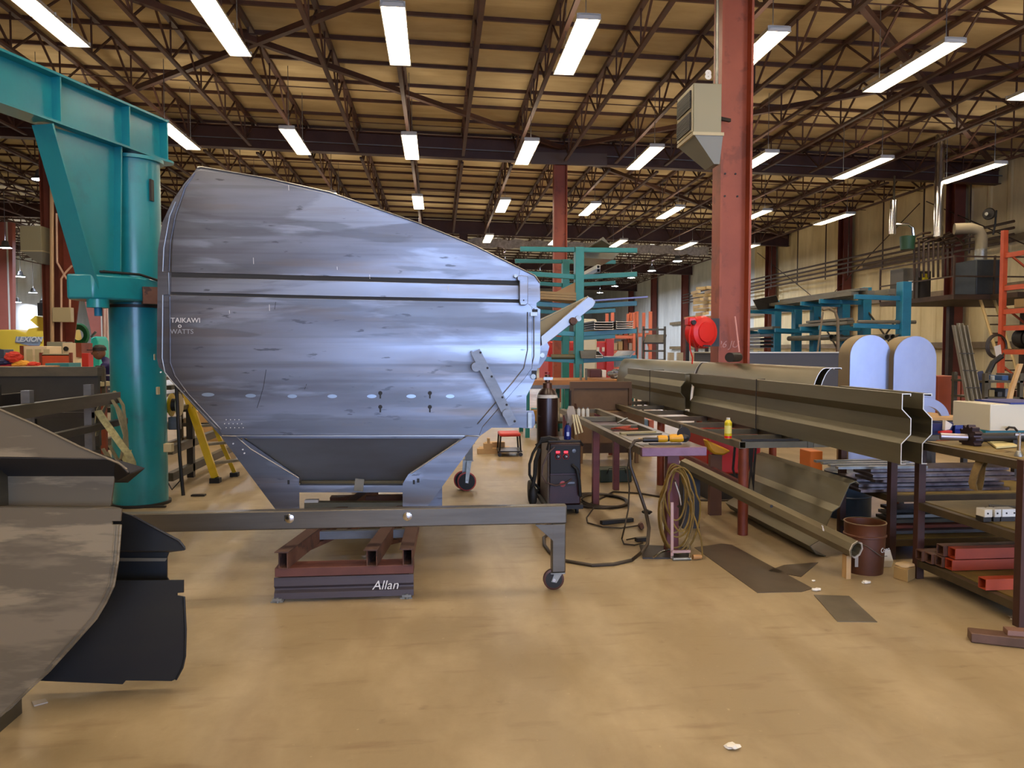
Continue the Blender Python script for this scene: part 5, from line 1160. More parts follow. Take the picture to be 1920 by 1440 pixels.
# ================================================================ far centre clutter: red truck, orange racks
tk = thing('red_machine', 'red machine with white square markings far behind the teal rack', 'machine', (P(1100,690,28).x, 28, 0))
a = P(1028,700,27); b = P(1146,640,27)
MB().box(a.x, b.x, 27, 29.5, .5, b.z).build('body', M('truck_red', '#c33a35', .45), tk, bevel=.05)
MB().box(a.x-.02, b.x+.02, 26.95, 27, P(1100,665,27).z, P(1100,652,27).z).build('dark_red_band', M('band_red', '#c21e1c', .4), tk)
MB().box(P(1136,700,26.9).x, b.x+.05, 26.8, 27, .3, P(1136,636,27).z).build('corner_post', M('band_red', '#c21e1c'), tk)
for px in (1090,1104,1119,1129): MB().box(P(px,650,26.9).x, P(px+4.5,650,26.9).x, 26.88, 26.93, P(px,659,26.9).z, P(px,651,26.9).z).build('white_square', white_m, tk)
for xx in (a.x+.5, b.x-.6): MB().lathe([(.25,-.15),(.5,-.15),(.5,.15),(.25,.15)], (xx,27.2,.5), 22, 'y').build('wheel', black_m, tk); MB().lathe([(0,-.12),(.25,-.12),(.25,.12),(0,.12)], (xx,27.2,.5), 16, 'y').build('wheel_hub', grey_m, tk)
def pallet_rack(x0, x1, y, d, h, levels, label, lane=2, mat=orange_m, upr=.08):
    t = thing('pallet_rack', label, 'rack', ((x0+x1)/2, y, 0))
    for x in (x0, x1):
        for yy in (y, y+d): MB().bar((x,yy,0),(x,yy,h),upr,upr*.9).build('upright', mat, t)
        for k in range(int(h/1.2)): MB().bar((x,y,.4+1.2*k),(x,y+d,1.2+1.2*k),.035,.035).build('diagonal', mat, t)
    for z_ in levels:
        for yy in (y, y+d): MB().bar((x0,yy,z_),(x1,yy,z_),.05,.12).build('beam', mat, t)
        MB().box(x0,x1,y,y+d,z_+.06,z_+.08).build('deck', M('deck', '#6d5a3c', .7), t)
    return t
xa, xb = P(1148,640,30).x, P(1189,640,30).x
pallet_rack(xa, xb, 30, 1.0, P(1189,586,30).z, [.9, P(1170,660,30).z, P(1170,632,30).z], 'coral-orange pallet rack with goods far behind the teal rack, left bay', mat=M('coral', '#d97a5a', .5), upr=.12)
pallet_rack(xb+.1, P(1219,640,30).x, 30, 1.0, P(1189,584,30).z, [.9, P(1170,628,30).z], 'coral-orange pallet rack far behind the teal rack, right bay', mat=MATS['coral'], upr=.12)
cols = ['#d3c6a0','#c9b27c','#7a4a34','#d6cdb8','#d9a72a','#8a8f90','#b5452f','#cfc09a']
dsc = ['pale','straw-coloured','brown','off-white','bright yellow','grey','red','beige']
for k in range(8):
    lv = (660, 632)[k // 4]; px = 1149 + 10*(k % 4); p = P(px, lv, 30.2); hh = .28 + .07*(k % 3)
    solo(MB().box(p.x, p.x+.17, 30.15, 30.6, p.z+.08, p.z+.08+hh), 'carton', M('cart%d' % k, cols[k], .7), '%s carton on the %s shelf of the coral rack' % (dsc[k], ('lower','upper')[k // 4]), 'box', bevel=.01)
solo(MB().box(P(1090,625,24).x, P(1120,625,24).x, 24, 25.5, 0, P(1100,598,24).z), 'wrapped_pallet', M('wrap', '#c9c6b2', .4), 'pale wrapped load behind the channel stacks of the teal rack', 'pallet load', bevel=.08)
# rolling work platform and lumber pile
pf = thing('rolling_platform', 'grey rolling platform ladder with a dark tilted tray left of the hose reel', 'platform', (P(1225,690,20).x, 20, 0))
for px in (1206, 1246): 
    for yy in (20, 20.7): MB().bar((P(px,690,20).x,yy,0),(P(px,690,20).x,yy,P(px,612,20).z),.05,.05).build('post', steel_m, pf)
for py in (618, 658, 675): MB().bar(P(1206,py,20), P(1246,py,20), .05, .05).build('rail', steel_m, pf)
MB().prism([P(1207,645,19.8), P(1244,645,19.8), P(1250,630,20.5), P(1212,630,20.5)], (0,0,.04)).build('tray', darks_m, pf)
lp = thing('lumber_stand', 'tall stand carrying a criss-cross pile of pale lumber left of the near column', 'lumber pile', (P(1322,640,24).x, 24, 0))
zb = P(1322,592,24).z; zt2 = P(1322,537,24).z; x0 = P(1303,560,24).x; x1 = P(1352,560,24).x
for x in (x0+.1, x1-.1):
    for yy in (24.1, 25): MB().bar((x,yy,0),(x,yy,zb),.1,.1).build('post', darks_m, lp)
MB().box(x0, x1, 24, 25.1, zb-.08, zb).build('deck', wood_m, lp)
lum = M('pale_lumber', '#c7b07c', .6)
for k in range(8):
    zz = zb + .06 + k*(zt2-zb)/8
    o = MB()
    a_ = random.uniform(-.1,.1)
    if k % 2: o.bar((x0+.05+a_,24.1,zz),(x1-.05+a_,24.3,zz+.05),.1,.09)
    else: o.bar((x0+.2+a_,23.9,zz),(x0+.35+a_,25.0,zz+.03),.1,.09); 
    solo(o, 'lumber_piece', lum, 'short pale beam in the criss-cross pile beside the near column', 'lumber', 'beams of the criss-cross pile')
    o = MB().bar((x0+.45-a_,23.9,zz+.02),(x0+.62-a_,25.0,zz+.05),.1,.09); solo(o, 'lumber_piece', lum, 'short pale beam in the criss-cross pile beside the near column', 'lumber', 'beams of the criss-cross pile')
for k, px in enumerate((1255, 1272, 1297, 1310)):
    solo(MB().box(P(px,680,34).x, P(px,680,34).x+.22, 34, 34.3, 0, P(px,661,34).z), 'bollard', M('pale_post', '#b8b19b', .7), 'pale short post before the white far wall, ' + ordn(k) + ' from the left', 'post')
# ================================================================ right wall services
mt_pipe = M('service_pipe', '#3d2a1c', .5, .2)
for k in range(4):
    zz = 5.05 + .2*k; solo(MB().tube((XW-.75, 22.5, zz), (XW-.75, 55, zz), .045, 8), 'service_pipe', mt_pipe, 'service pipe along the right wall, ' + ['lowest','second','third','topmost'][k] + ' of four parallel runs', 'pipe')
for y in (24.5, 27.0, 29.6, 32.2, 34.2, 37, 40, 44):
    t = MB().bar((XW-.75,y,4.9),(XW-.75,y,8.04),.04,.04); solo(t, 'pipe_hanger', mt_pipe, 'thin hanger rod carrying the service pipes on the right wall', 'hanger', 'pipe hangers on the right wall')
for k, (ya, yb) in enumerate(((20,27.6),(27.6,35.1),(35.1,42.9))):
    solo(MB().tube((XW-.4, ya+.2, 7.2 if k % 2 else 3.9), (XW-.4, yb-.2, 3.9 if k % 2 else 7.2), .02, 6), 'wall_brace', mt_pipe, 'diagonal rod brace on the right wall, ' + ['nearest','middle','farthest'][k] + ' of three', 'brace')
begin(15.6, 23)
# mezzanine with furnace tank, pipes and flues
mz = thing('mezzanine', 'small dark steel mezzanine with railing high on the right wall', 'mezzanine', (16.4, 24, 3.0))
my = M('mezz_steel', '#4a3524', .6, .2, '#3a2a1c', 3)
mx0 = 14.3; yA, yB = 21.6, 25.2; zf = 3.20
# front corner at px 1770; left end at px 1664
MB().box(mx0, XW-.5, yA, yB, zf-.14, zf).build('floor_deck', my, mz)
MB().box(XW-3.2, XW-.5, 20.6, yA, zf-.14, zf).build('landing', my, mz)
rl_ = MB()
for (a_, b_) in (((mx0,yA),(mx0,yB)), ((mx0,yA),(XW-.6,yA))):
    for zz in (zf+.5, zf+1.05): MB().bar((a_[0],a_[1],zz),(b_[0],b_[1],zz),.04,.04).build('rail', my, mz)
for (x, y) in ((mx0,yA),(mx0,yB),(mx0+1.2,yA),(mx0+2.6,yA),(XW-.6,yA),(mx0,(yA+yB)/2)): MB().bar((x,y,zf),(x,y,zf+1.08),.045,.045).build('rail_post', my, mz)
for (x, y) in ((mx0+.6,yB-.2),(XW-2.0,yA+.2),(XW-2.0,yB-.2)): MB().bar((x,y,0),(x,y,zf-.1),.16,.16).build('support_leg', my, mz)
fn = thing('furnace_tank', 'dark grey square furnace tank on the mezzanine', 'tank', (15.9, 22.6, zf))
MB().box(15.1, 15.95, 21.8, 22.8, zf, zf+1.0).build('body', M('tank_grey', '#3c4144', .4, .4, '#33383a', 2), fn, bevel=.03)
MB().lathe([(.16,zf+1.0),(.16,zf+1.35)], (15.6,22.3,0), 20).build('flue_collar', galv_m, fn)
MB().path([(15.6,22.3,zf+1.3),(15.6,22.3,zf+1.7),(15.5,22.3,zf+1.88),(15.3,22.35,zf+1.95),(14.9,22.5,zf+1.95)], .16, 14).build('flue_elbow', M('lagging', '#7d735c', .8), fn)
solo(MB().tube((14.55,22.7,zf+1.75),(14.55,22.7,7.9),.13,18), 'flue_pipe', chrome_m, 'tall shiny flue pipe rising from the mezzanine to the roof', 'flue pipe')
ct = thing('control_cabinet', 'grey control cabinet with a yellow label at the left end of the mezzanine', 'cabinet', (14.6, 24.6, zf))
MB().box(14.45, 14.95, 24.2, 24.9, zf, zf+1.0).build('body', M('cab_grey', '#5c574c', .5), ct, bevel=.01)
MB().box(14.96, 15.3, 24.1, 24.8, zf, zf+.9).build('side_unit', darks_m, ct)
MB().box(15.0, 15.2, 24.08, 24.1, zf+.62, zf+.82).build('warning_label', M('warn', '#c9b81a', .5), ct)
MB().box(14.62, 14.8, 24.18, 24.2, zf+.3, zf+.6).build('paper_label', paper_m, ct)
end()
solo(MB().lathe([(.19,0),(.22,.38),(.2,.4)], (P(1701,468,22).x, 22, P(1701,468,22).z), 18), 'green_bucket', M('dark_green', '#163f28', .5), 'dark green bucket-like filter hanging in the piping of the mezzanine', 'filter')
dp_ = thing('exhaust_duct', 'shiny hanging duct with a side branch left of the mezzanine', 'duct', P(1673,440,22))
MB().tube(P(1673,439,22), P(1676,376,22), .10, 16).build('main_pipe', chrome_m, dp_)
MB().path([P(1677,421,22), P(1703,421,22), P(1711,427,22), P(1713,445,22)], .045, 10).build('branch_pipe', chrome_m, dp_)
MB().tube(P(1676,376,22), P(1677,330,22.2), .03, 8).build('hanger', steel_m, dp_)
random.seed(11)
pn = ['first','second','third','fourth','fifth','sixth','seventh','eighth','ninth']
for k in range(9):
    px = 1714 + 9*k; Yk = 22.2 + .1*k
    o = MB().path([P(px, 520, Yk), P(px, 445+5*(k % 3), Yk), P(px+14, 438+6*(k % 3), Yk), P(px+30, 436+7*(k % 4), Yk+.4)], .035, 8)
    solo(o, 'gas_pipe', mt_pipe, 'dark pipe bend above the mezzanine, %s from the left' % pn[k], 'pipe')
for k, (py, w0) in enumerate(((456,0),(463,6),(470,0),(448,4))):
    solo(MB().tube(P(1716+w0,py,22.6), P(1790,py-8,22.9), .03, 8), 'gas_pipe', mt_pipe, 'horizontal dark pipe above the mezzanine, ' + ['second','third','lowest','topmost'][k] + ' of four', 'pipe')
fn2 = thing('wall_fan', 'round dark fan on a bracket high on the right wall', 'fan', P(1858,430,22))
disc(P(1854,401,22), Vector((-1,-.6,0)), [(.16,-.1),(.18,0),(.16,.04)]).build('fan_cage', darks_m, fn2)
disc(P(1850,401,21.9), Vector((-1,-.6,0)), [(.05,-.02),(.05,.02)]).build('hub', galv_m, fn2)
MB().path([P(1862,400,22.1), P(1868,395,22.3), P(1866,420,22.3), P(1862,440,22.3)], .03, 8).build('bracket', darks_m, fn2)
ll = thing('access_ladder', 'pale steel ladder leaning up to the mezzanine landing', 'ladder', (P(1850,650,19.5).x, 19.5, 0))
la0, la1 = Vector((P(1868,700,19.3).x, 19.3, 1.0)), P(1833,545,20.6); lo = Vector((.42,.0,0)); la0 = la1 + (P(1865,650,19.4)-la1)*1.85
for o_ in (Vector((0,0,0)), lo): MB().tube(la0+o_, la1+o_, .042, 8).build('side_rail', M('ladder_cream', '#b9a06a', .5), ll)
for k in range(1, 12): MB().tube(la0.lerp(la1, k/12), la0.lerp(la1, k/12)+lo, .02, 6).build('rung', my, ll)
begin(12.6, 25)
# ================================================================ blue cantilever rack along the right wall
blr = None
names = ['nearest', 'second', 'third', 'fourth', 'fifth', 'farthest']
XB = 13.0
for k, px in enumerate((1690, 1617, 1578, 1525, 1490, 1452)):
    Y = XB*1440/(px-822)
    if blr is None:
        t = thing('cantilever_rack', '', 'rack', (XB, Y, 0), 0, None); blr = t
        MB().box(-.13,.13,-.16,.16,0,3.55).build('column', blue_m, t, local=True, bevel=.01)
        MB().box(-1.3,.2,-.12,.12,0,.15).build('base', blue_m, t, local=True)
        for z_ in (1.15, 1.55, 2.35, 3.15): MB().bar((-.13,0,z_-.06),(-1.45,0,z_-.02),.1,.13).build('arm', blue_m, t, local=True, bevel=.008)
    else: t = dup(blr, (XB, Y, 0))
    t['label'] = 'blue steel cantilever rack upright along the right wall, %s from the camera' % names[k]
ys = [XB*1440/(px-822) for px in (1690,1617,1578,1525,1490,1452)]
solo(MB().bar((XB+.05, ys[0], 1.3),(XB+.05, ys[1], 2.9),.03,.05), 'rack_brace', steel_m, 'cross brace rising between the two nearest blue rack uprights', 'brace')
solo(MB().bar((XB+.09, ys[1], 1.3),(XB+.09, ys[0], 2.9),.03,.05), 'rack_brace', steel_m, 'cross brace falling between the two nearest blue rack uprights', 'brace')
solo(MB().bar((XB+.05, ys[2], 1.3),(XB+.05, ys[3], 2.9),.03,.05), 'rack_brace', steel_m, 'cross brace between the third and fourth blue rack uprights', 'brace')
gs = M('stored_steel', '#7b7868', .5, .3, '#6c695b', 2)
k = 0
for (x, y0, y1, z_, w_, h_) in ((11.75,21.9,27.2,3.19,.22,.1),(12.05,21.6,26.5,3.19,.2,.12),(11.9,21.7,26.8,3.31,.25,.08),(12.35,22.5,30.2,3.19,.25,.1),(11.8,27.3,31,3.19,.3,.1),(12.6,21.5,27,3.19,.2,.16),
        (11.8,22.2,25.2,2.39,.2,.09),(12.05,22.6,25.4,2.39,.2,.12),(11.9,22.4,24.9,2.51,.2,.07),(12.0,27.5,31.5,2.39,.3,.1)):
    solo(MB().box(x-w_/2, x+w_/2, y0, y1, z_, z_+h_), 'steel_length', gs, 'grey steel length on the blue rack, %s on the %s arms' % (['outermost','second from outside','lying on top','innermost long one','far outer one','thick inner one','outer one','second one','upper one','far one'][k], 'top' if z_ > 3 else 'middle'), 'steel bar', bevel=.005); k += 1
for k, px in enumerate((1559,1567,1579,1663,1674,1688)):
    Yp = 21.5 if px > 1600 else 24.5; p = P(px, 632, Yp)
    solo(MB().pipe((p.x, Yp, 1.93 if 0 else p.z), (p.x+.1, Yp+3.2, p.z), .085, .012), 'steel_pipe', gs, 'round steel pipe on the blue rack, %s pipe end from the left' % ordn(k), 'pipe')
for k in range(4):
    p = P(1425, 652-7*k, 27.5); solo(MB().sheet([(0,.1),(0,0),(.5,0),(.5,.1)], .012, lambda u, v: p+Vector((u,0,v)), (0,2.4,.0)), 'stacked_channel', grey_m, 'grey channel in the stack on the blue rack left of the pipes, ' + ['lowest','second','third','topmost'][k], 'channel')
t = MB().prism([P(1412,563,27), P(1456,554,27.6), P(1463,577,27.6), P(1421,581,27)], (0,.05,.02)); solo(t, 'steel_sheet', darks_m, 'dark rectangular sheet propped at the far end of the blue rack', 'sheet')
solo(MB().tube((P(1690,592,21.57).x-1.3,21.55,2.43),(P(1740,592,21).x,21.55,2.43),.05,12), 'steel_pipe', gs, 'single pipe sticking out of the blue rack toward the right', 'pipe')
end()
# ================================================================ arched boxes, long dark bin
def arch_box(px0, px1, pyt, pys, Y, label):
    x0, x1 = P(px0,720,Y).x, P(px1,720,Y).x; r_ = (x1-x0)/2; zt = P(px0,pyt,Y).z; zs = zt - r_
    t = thing('arched_box', label, 'steel cover', ((x0+x1)/2, Y, 0))
    pts = [(x0,0),(x1,0)] + [((x0+x1)/2 + r_*math.cos(a*math.pi/16), zs + r_*math.sin(a*math.pi/16)) for a in range(17)]
    MB().prism([(a, Y, max(b,.0)) for a, b in pts], (0,.01,0)).build('front_face', M('bright_sheet', '#9aa3bd', .3, .75, '#8e97b2', 2, (1,1,.6)), t, bevel=.002)
    side = [(x0+.004,0)] + [((x0+x1)/2 + (r_-.004)*math.cos(a*math.pi/16), zs + (r_-.004)*math.sin(a*math.pi/16)) for a in range(16, -1, -1)] + [(x1-.004,0)]
    MB().sheet(side, .006, lambda a, b: (a, Y+.01, b), (0,.26,0)).build('rim', M('rim_tan', '#8c7a56', .45, .4), t)
    MB().prism([(a, Y+.27, max(b,.0)) for a, b in pts], (0,.008,0)).build('back_face', grey_m, t)
    return t
arch_box(1593, 1670, 628, 665, 9.0, 'left arched box with a bright blue-white face behind the curved panels')
arch_box(1675, 1755, 630, 668, 8.9, 'right arched box with a bright blue face and a dark streak')
bb = thing('long_bin', 'long dark steel bin behind the curved panels left of the arched boxes', 'bin', (6.0, 14, 0))
a = P(1487,662,13.5); b = P(1592,682,13.5)
MB().box(a.x-1.5, b.x+.3, 13.5, 14.5, .0, a.z).build('body', M('bin_grey', '#4b4a4b', .5, .3), bb)
MB().box(a.x-1.55, b.x+.3, 13.45, 14.55, a.z, a.z+.02).build('rim', M('bright_cut','#c9c3b4'), bb)
fr = thing('tube_frame', 'tall bent tube frame standing before the blue rack', 'frame', P(1570,700,15))
MB().path([P(1529,700,15)+Vector((0,0,-1.2)), P(1530,680,15), P(1543,585,15)], .02, 8).build('slanted_tube', M('tube_brown', '#6f6046', .5), fr)
MB().path([P(1572,700,15)+Vector((0,0,-1.2)), P(1572,680,15), P(1571,600,15), P(1566,585,15), P(1554,578,15), P(1543,581,15)], .03, 8).build('bent_tube', MATS['tube_brown'], fr)
begin(4.8, 6.9)
# leaning channels, orange-brown cabinet, quarter ring
LA = P(1868, 985, 6.75); LA.z = .0; LB = P(1793, 606, 7.6)
for k in range(3):
    o_ = Vector((.052*k-.05, .004*k, -.02*abs(k-1)))
    solo(MB().sheet([(0,.04),(0,0),(.046,0),(.046,.04)], .005, lambda u, v: LA+o_+Vector((u,-v,0)), LB-LA), 'leaning_channel', M('lean_grey', '#807a6a', .45, .4, '#716b5d', 3), 'long grey channel leaning at a steep angle, %s of the strapped three' % ['left','middle','right'][k], 'channel')
for k in range(6):
    c = LA.lerp(LB, .42 + .085*k)
    tag(MB().bar(c+Vector((-.055,-.045,0)), c+Vector((.105,-.035,-.004)), .005, .007).build('strap_band', black_m), 'thin black band around the leaning channels', 'band', 'bands around the leaning channels')
end()
oc = crate(1757, 1802, 705, 790, 12.5, .9, M('cabinet_brown', '#8a3c1c', .5, 0, '#7c3417', 2), 'steel_cabinet', 'rust-orange steel cabinet behind the right arched box', 'cabinet', floor_=True)
solo(MB().box(P(1803,720,12.6).x, P(1815,720,12.6).x, 12.6, 13.4, 0, P(1790,708,12.6).z), 'steel_cabinet', redox_m, 'darker narrow cabinet right beside the rust-orange cabinet', 'cabinet')
qr = MB(); pts = []
c = Vector((P(1735,790,8.0).x, 8.0, P(1735,790,8.0).z))
n1 = [c + Vector((math.cos(a*math.pi/24)*.29, 0, math.sin(a*math.pi/24)*.26)) for a in range(0, 14)] + [c + Vector((math.cos(a*math.pi/24)*.20, 0, math.sin(a*math.pi/24)*.17)) for a in range(13, -1, -1)]
solo(qr.prism(n1, (0,.04,0)), 'ring_segment', M('bright_sheet','#9aa3bd'), 'curved bright blue ring segment right of the folded panel ends', 'ring segment')
pcr = thing('low_crate', 'low crate with a pale wooden top behind the blue parts bins', 'crate', (P(1780,800,7.8).x, 8.0, 0))
zc = P(1780,783,7.8).z
MB().box(P(1738,800,7.8).x, P(1820,800,7.8).x, 7.8, 8.5, zc-.03, zc).build('top', M('pale_wood','#c9a878'), pcr); MB().box(P(1740,800,7.8).x, P(1818,800,7.8).x, 7.82, 8.45, zc-.16, zc-.03).build('body', darks_m, pcr)
for px in (1742, 1816):
    for yy in (7.86, 8.4): MB().bar((P(px,800,7.8).x,yy,0),(P(px,800,7.8).x,yy,zc-.16),.05,.05).build('leg', darks_m, pcr)
# ================================================================ orange pallet rack at the right edge
pr_ = thing('pallet_rack', 'tall orange pallet rack at the right edge with tyres and parts', 'rack', (13.7, 15.6, 0))
RY = 17.0; rx = P(1879,600,RY).x; RN = RY - 2.8
for x in (rx, rx+1.1):
    for yy in (RN, RY): MB().bar((x,yy,0),(x,yy,P(1879,432,RY).z),.11,.11).build('upright', orange_m, pr_)
rz = []
for py in (480, 541, 585, 616, 660):
    zz = P(1890,py,RY).z; rz.append(zz)
    for x in (rx, rx+1.1): MB().bar((x,RN,zz),(x,RY,zz),.05,.11).build('beam', orange_m, pr_)
    if py != 480: MB().box(rx,rx+1.1,RN,RY,zz+.055,zz+.075).build('deck', MATS['deck'], pr_)
for (z0, z1) in ((3.2,4.0),(1.9,2.7),(.5,1.3)): MB().bar((rx,RY,z1),(rx+1.1,RY,z0),.04,.04).build('diagonal', orange_m, pr_)
ty = None
for k in range(3):
    zz = rz[4]+.08+.24; c = (rx+.3, RY-.35-.33*k, zz)
    t = thing('tyre', 'black tyre on the orange rack, ' + ordn(k) + ' from the left', 'tyre', (c[0], c[1], c[2]-.24))
    MB().lathe([(.12,-.13),(.22,-.14),(.24,-.06),(.24,.06),(.22,.14),(.12,.13)], c, 28, 'y').build('rubber', black_m, t); MB().lathe([(.0,-.08),(.12,-.1),(.12,.1),(.0,.08)], c, 20, 'y').build('rim', galv_m, t)
for k, (px, py, w_, lv, mt, lb, d) in enumerate(((1889,0,40,2,'#8e7448','cardboard box on the middle shelf of the orange rack',.5),(1905,0,30,3,'#9a9a90','grey tub on the shelf above the tyres',.4),(1888,0,26,3,'#b28b56','tan carton on the shelf above the tyres',.4),(1893,0,36,1,'#57442c','brown wooden pallet on the upper shelf of the orange rack',.8))):
    zz = rz[lv]+.08; yk = RY - .3 - .75*(k % 2) - .4*(k//2); solo(MB().box(rx+.05, rx+.05+w_*.012, yk-d, yk, zz, zz+(.13 if k == 3 else .2)), 'carton' if k != 3 else 'pallet', M('rk%d' % k, mt, .7), lb, 'box' if k != 3 else 'pallet', bevel=.01)
mb = MB()
tg = thing('hose_ring', 'thin dark hose ring hanging on the left upright of the orange rack', 'hose', P(1862,690,16.93))
c = P(1868,649,16.93)
for k in range(3): MB().path([c+Vector((math.cos(a*math.pi/14)*(.26-.02*k),-.02*k,math.sin(a*math.pi/14)*(.28-.015*k))) for a in range(28)], .018, 6, True).build('loop', M('dark_cable','#34291c'), tg)
solo(MB().prism([P(1864,650,16.86), P(1876,646,16.86), P(1878,664,16.86), P(1868,670,16.86)], (0,.01,0)), 'paper_tag', paper_m, 'white paper tag hung on the upright of the orange rack', 'paper')
tag(MB().path([P(1878,668,15.4), P(1862,680,15.4), P(1850,705,15.4), P(1846,740,15.4)]  + [Vector((P(1846,740,15.4).x,15.4,.02))], .06, 8).build('duct_hose', black_m), 'thick black hose curving down left of the orange rack', 'hose')
# cluttered steel cart before the orange rack
cc = thing('tool_cart', 'grey steel shelf cart cluttered with parts under the orange rack', 'cart', (P(1880,760,11).x, 11, 0))
for px in (1846, 1912):
    for yy in (11, 11.7): MB().bar((P(px,760,11).x,yy,0),(P(px,760,11).x,yy,P(px,700,11).z),.06,.06).build('post', steel_m, cc)
for py in (714, 745, 790): 
    a = P(1844,py,11); b = P(1916,py,11); MB().box(a.x, b.x, 10.97, 11.75, a.z-.03, a.z).build('shelf', steel_m, cc)
its = ((1850,714,9,12,'#6a5a44','olive tin'),(1862,714,8,9,'#a5a79c','silver can'),(1876,714,14,10,'#2f4f7a','blue plastic tub'),(1893,714,12,14,'#4b4035','dark brown motor casing'),(1852,745,12,14,'#8c7a4c','ochre carton'),(1868,745,10,10,'#3c3a38','black part'),(1882,745,16,16,'#6d6e70','grey bin'),(1902,745,10,12,'#7a4a30','rusty bracket'),
       (1855,790,6,16,'#b8b4a8','white bottle'),(1864,790,6,18,'#d1d4d6','clear bottle'),(1874,790,14,20,'#244a50','dark teal box'),(1892,790,14,14,'#8fb59b','mint tray'))
for k, (px, py, w_, h_, cl, lb) in enumerate(its):
    a = P(px, py, 11.15); hh = h_*11.15/1440
    if 'bottle' in lb or 'can' in lb or 'tin' in lb: mb = MB().lathe([(w_*.0035,0),(w_*.0035,hh*.7),(w_*.0015,hh*.85),(w_*.0015,hh)] if 'bottle' in lb else [(w_*.0038,0),(w_*.0038,hh)], (a.x+w_*.0035, 11.2, P(px,py,11).z), 14)
    else: mb = MB().box(a.x, a.x+w_*.0077, 11.12, 11.45, P(px,py,11).z, P(px,py,11).z+hh)
    solo(mb, 'cart_item', M('ci%d' % k, cl, .5), lb + ' on the ' + {714:'top',745:'middle',790:'lowest'}[py] + ' shelf of the cluttered cart', 'part', bevel=.006)
solo(MB().prism([P(1867,868,10.5), P(1874,868,10.5), P(1903,728,10.5), P(1919,682,10.5), P(1912,682,10.5), P(1896,728,10.5)], (0,.05,0)), 'wooden_board', M('pale_wood','#c9a878'), 'pale narrow board slanting in front of the cluttered cart', 'board')
solo(MB().blob(P(1836,718,11.2)+Vector((0,0,0)), .14, .15, 2, (.7,.6,1.4)), 'blue_bag', M('navy', '#1d2748', .6), 'dark blue bag hanging between the leaning channels and the cart', 'bag')
begin(3.5, 5.2)
# ================================================================ near right shelf racks
def shelf_rack(name, label, x0, x1, y0, y1, levels, h, mat):
    t = thing(name, label, 'shelf rack', ((x0+x1)/2, (y0+y1)/2, 0))
    for x in (x0, x1):
        for y in (y0, y1): MB().bar((x,y,0),(x,y,h),.055,.055,(0,1,0)).build('post', mat, t, bevel=.003)
    for z_ in levels:
        for y in (y0, y1): MB().bar((x0,y,z_),(x1,y,z_),.05,.05).build('beam', M('rack_beam', '#4d402a', .6, .2, '#3e3322', 4), t)
        for x in (x0, x1): MB().bar((x,y0,z_),(x,y1,z_),.05,.05).build('beam', MATS['rack_beam'], t)
        MB().box(x0+.03, x1-.03, y0, y1, z_+.02, z_+.03).build('deck', amber_m, t)
    return t
rp_m = M('rack_post', '#4b2c24', .5, .3, '#3b2a22', 3)
NR = shelf_rack('shelf_rack', 'near steel shelf rack at the right edge with red tubes on its lowest deck', 3.45, 4.9, 4.52, 5.5, [.115,.53,.965], 1.0, rp_m)
FR = shelf_rack('shelf_rack', 'second steel shelf rack behind the near one, stacked with shiny flat bars', 3.55, 5.0, 6.0, 6.75, [.13,.48], .855, rp_m)
fb = M('flat_shiny', '#857c7a', .28, .8, '#554a4c', 3, (2,1,1))
for k in range(6):
    y0 = 6.1 + .1*(k % 3); solo(MB().box(3.35+.04*k, 4.62+.03*k, y0, y0+.3, .512+.026*k, .534+.026*k), 'flat_bar_stack', fb, 'shiny flat bar bundle on the second shelf rack, ' + ordn(k) + ' from the bottom', 'flat bar')
for k in range(4):
    solo(MB().bar((3.2, 6.2+.12*k, .70+.0*k), (3.95, 6.18+.12*k, .70), .05, .02), 'steel_angle', galv_m, 'bright steel strip lying above the flat bars, ' + ordn(k) + ' from the front', 'steel strip')
for k in range(5):
    solo(MB().box(3.62+.05*k, 4.75-.04*k, 6.12+.06*k, 6.4+.05*k, .165+.03*k, .19+.03*k), 'steel_plate', [grey_m, redox_m, steel_m, galv_m, darks_m][k], ['grey','red','olive-grey','bright','dark'][k] + ' plate in the flat pile on the lowest deck of the second shelf rack', 'steel plate')
# near rack contents
red_t = M('red_tube', '#ad4218', .5, 0, '#8a3420', 4, (.4,1,1))
k = 0
for (x0, y, z_, w_) in ((3.47,5.16,.148,.075),(3.45,5.24,.148,.075),(3.43,5.32,.148,.075),(3.41,5.40,.148,.075),(3.49,5.16,.226,.075),(3.46,5.24,.226,.075)):
    solo(MB().htube((x0, y+w_/2, z_+w_/2), (4.85, y+w_/2, z_+w_/2), w_, w_*.95, .006), 'square_tube', red_t if k in (0, 4) else rust_m, ['front red square tube of the lower row', 'second tube of the lower row', 'third tube of the lower row', 'rearmost tube of the lower row', 'front red square tube of the upper row', 'rear tube of the upper row'][k] + ' on the near shelf rack', 'tube'); k += 1
solo(MB().htube((3.40, 4.78, .182), (4.85, 4.78, .182), .07, .07, .005), 'square_tube', red_t, 'single small red square tube at the front edge of the lowest deck', 'tube')
